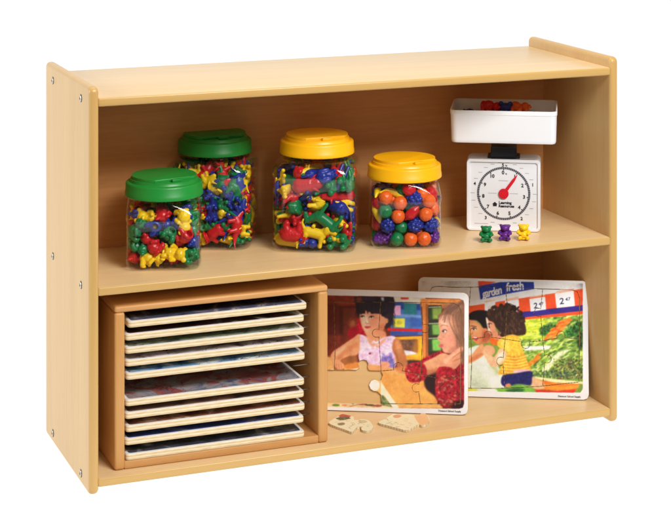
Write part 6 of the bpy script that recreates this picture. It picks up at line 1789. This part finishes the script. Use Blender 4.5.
for x, y, z, a, col, lab in ((-.030, .030, .0120, 10, 'green', 'green bear counter lying at the bottom of the heap in the scale tray'), (.004, .036, .0120, 95, 'yellow', 'yellow bear counter lying at the bottom of the heap in the scale tray'),
        (.032, .020, .0120, 200, 'purple', 'purple bear counter lying at the bottom of the heap in the scale tray'), (-.012, .000, .0120, 250, 'orange', 'orange bear counter lying on the tray floor of the scale'),
        (-.024, .034, .0335, 40, 'yellow', 'yellow bear counter lying in the middle of the heap in the scale tray'), (.026, .030, .0335, 150, 'green', 'green bear counter lying in the middle of the heap in the scale tray'),
        (-.066, .044, .0120, 80, 'green', 'green bear counter lying under the dark one at the left of the scale tray'), (-.068, .046, .0335, 75, 'blue', 'blue bear counter lying across another at the left of the scale tray'),
        (-.088, .058, .0120, 20, 'purple', 'purple bear counter lying at the far left of the scale tray'),
        (-.027, .034, .0540, 70, 'red', 'red bear counter lying on top of the heap in the scale tray'), (.031, .032, .0540, 98, 'orange', 'orange bear counter lying on top of the heap in the scale tray')):
    in_tray(x, y, z, Z3q(R(a)) @ lie, col, lab)
in_tray(.0015, .016, .0455, Z3q(R(-8)), 'blue', 'blue bear counter standing on top of the heap in the scale tray')

# three bears in front of the scale
for u, v, col, a in ((486.2, 241.6, 'green', 4), (505, 240.2, 'purple', -3), (523.6, 239.8, 'yellow', 2)):
    x, y = px_on_z(u, v, Z2)
    counter('bear', col, (x, y, Z2+.0003), Z3q(sang+R(a)), f'{col} bear counter standing in front of the white scale', 'bear counter', 'bear counters standing in front of the scale', mesh='bear_up')

# ---------------------------------------------------------------- camera, lamps, world
cd = bpy.data.cameras.new('camera'); cam = bpy.data.objects.new('camera', cd); COL.objects.link(cam)
cam.location = CAM; cam.rotation_euler = (math.pi/2, 0, -YAW); cd.sensor_width = 36; cd.lens = FPX/671*36
cd.shift_x = (335.5-PCX)/671; cd.shift_y = (PCY-265)/671; cd.clip_end = 200; cd.clip_start = .05
scene.camera = cam
def area(name, loc, target, sx, sy, power, col=(1, 1, 1)):
    l = bpy.data.lights.new(name, 'AREA'); l.shape = 'RECTANGLE'; l.size = sx; l.size_y = sy; l.energy = power; l.color = col
    o = bpy.data.objects.new(name, l); COL.objects.link(o); o.location = loc
    o.rotation_euler = (Vector(target)-Vector(loc)).to_track_quat('-Z', 'Y').to_euler(); return o
for args in LAMPS: area(*args)
wd = bpy.data.worlds.new('World'); scene.world = wd; wd.use_nodes = True
bg = wd.node_tree.nodes['Background']; bg.inputs[0].default_value = (1, 1, 1, 1); bg.inputs[1].default_value = WORLD
scene.view_settings.view_transform = 'Standard'; scene.view_settings.look = 'None'; scene.view_settings.exposure = 0; scene.view_settings.gamma = 1
scene.render.engine = 'CYCLES'; cy = scene.cycles
cy.max_bounces = 10; cy.diffuse_bounces = 5; cy.glossy_bounces = 4; cy.transparent_max_bounces = 40; cy.transmission_bounces = 6
cy.use_denoising = True; cy.sample_clamp_indirect = 6
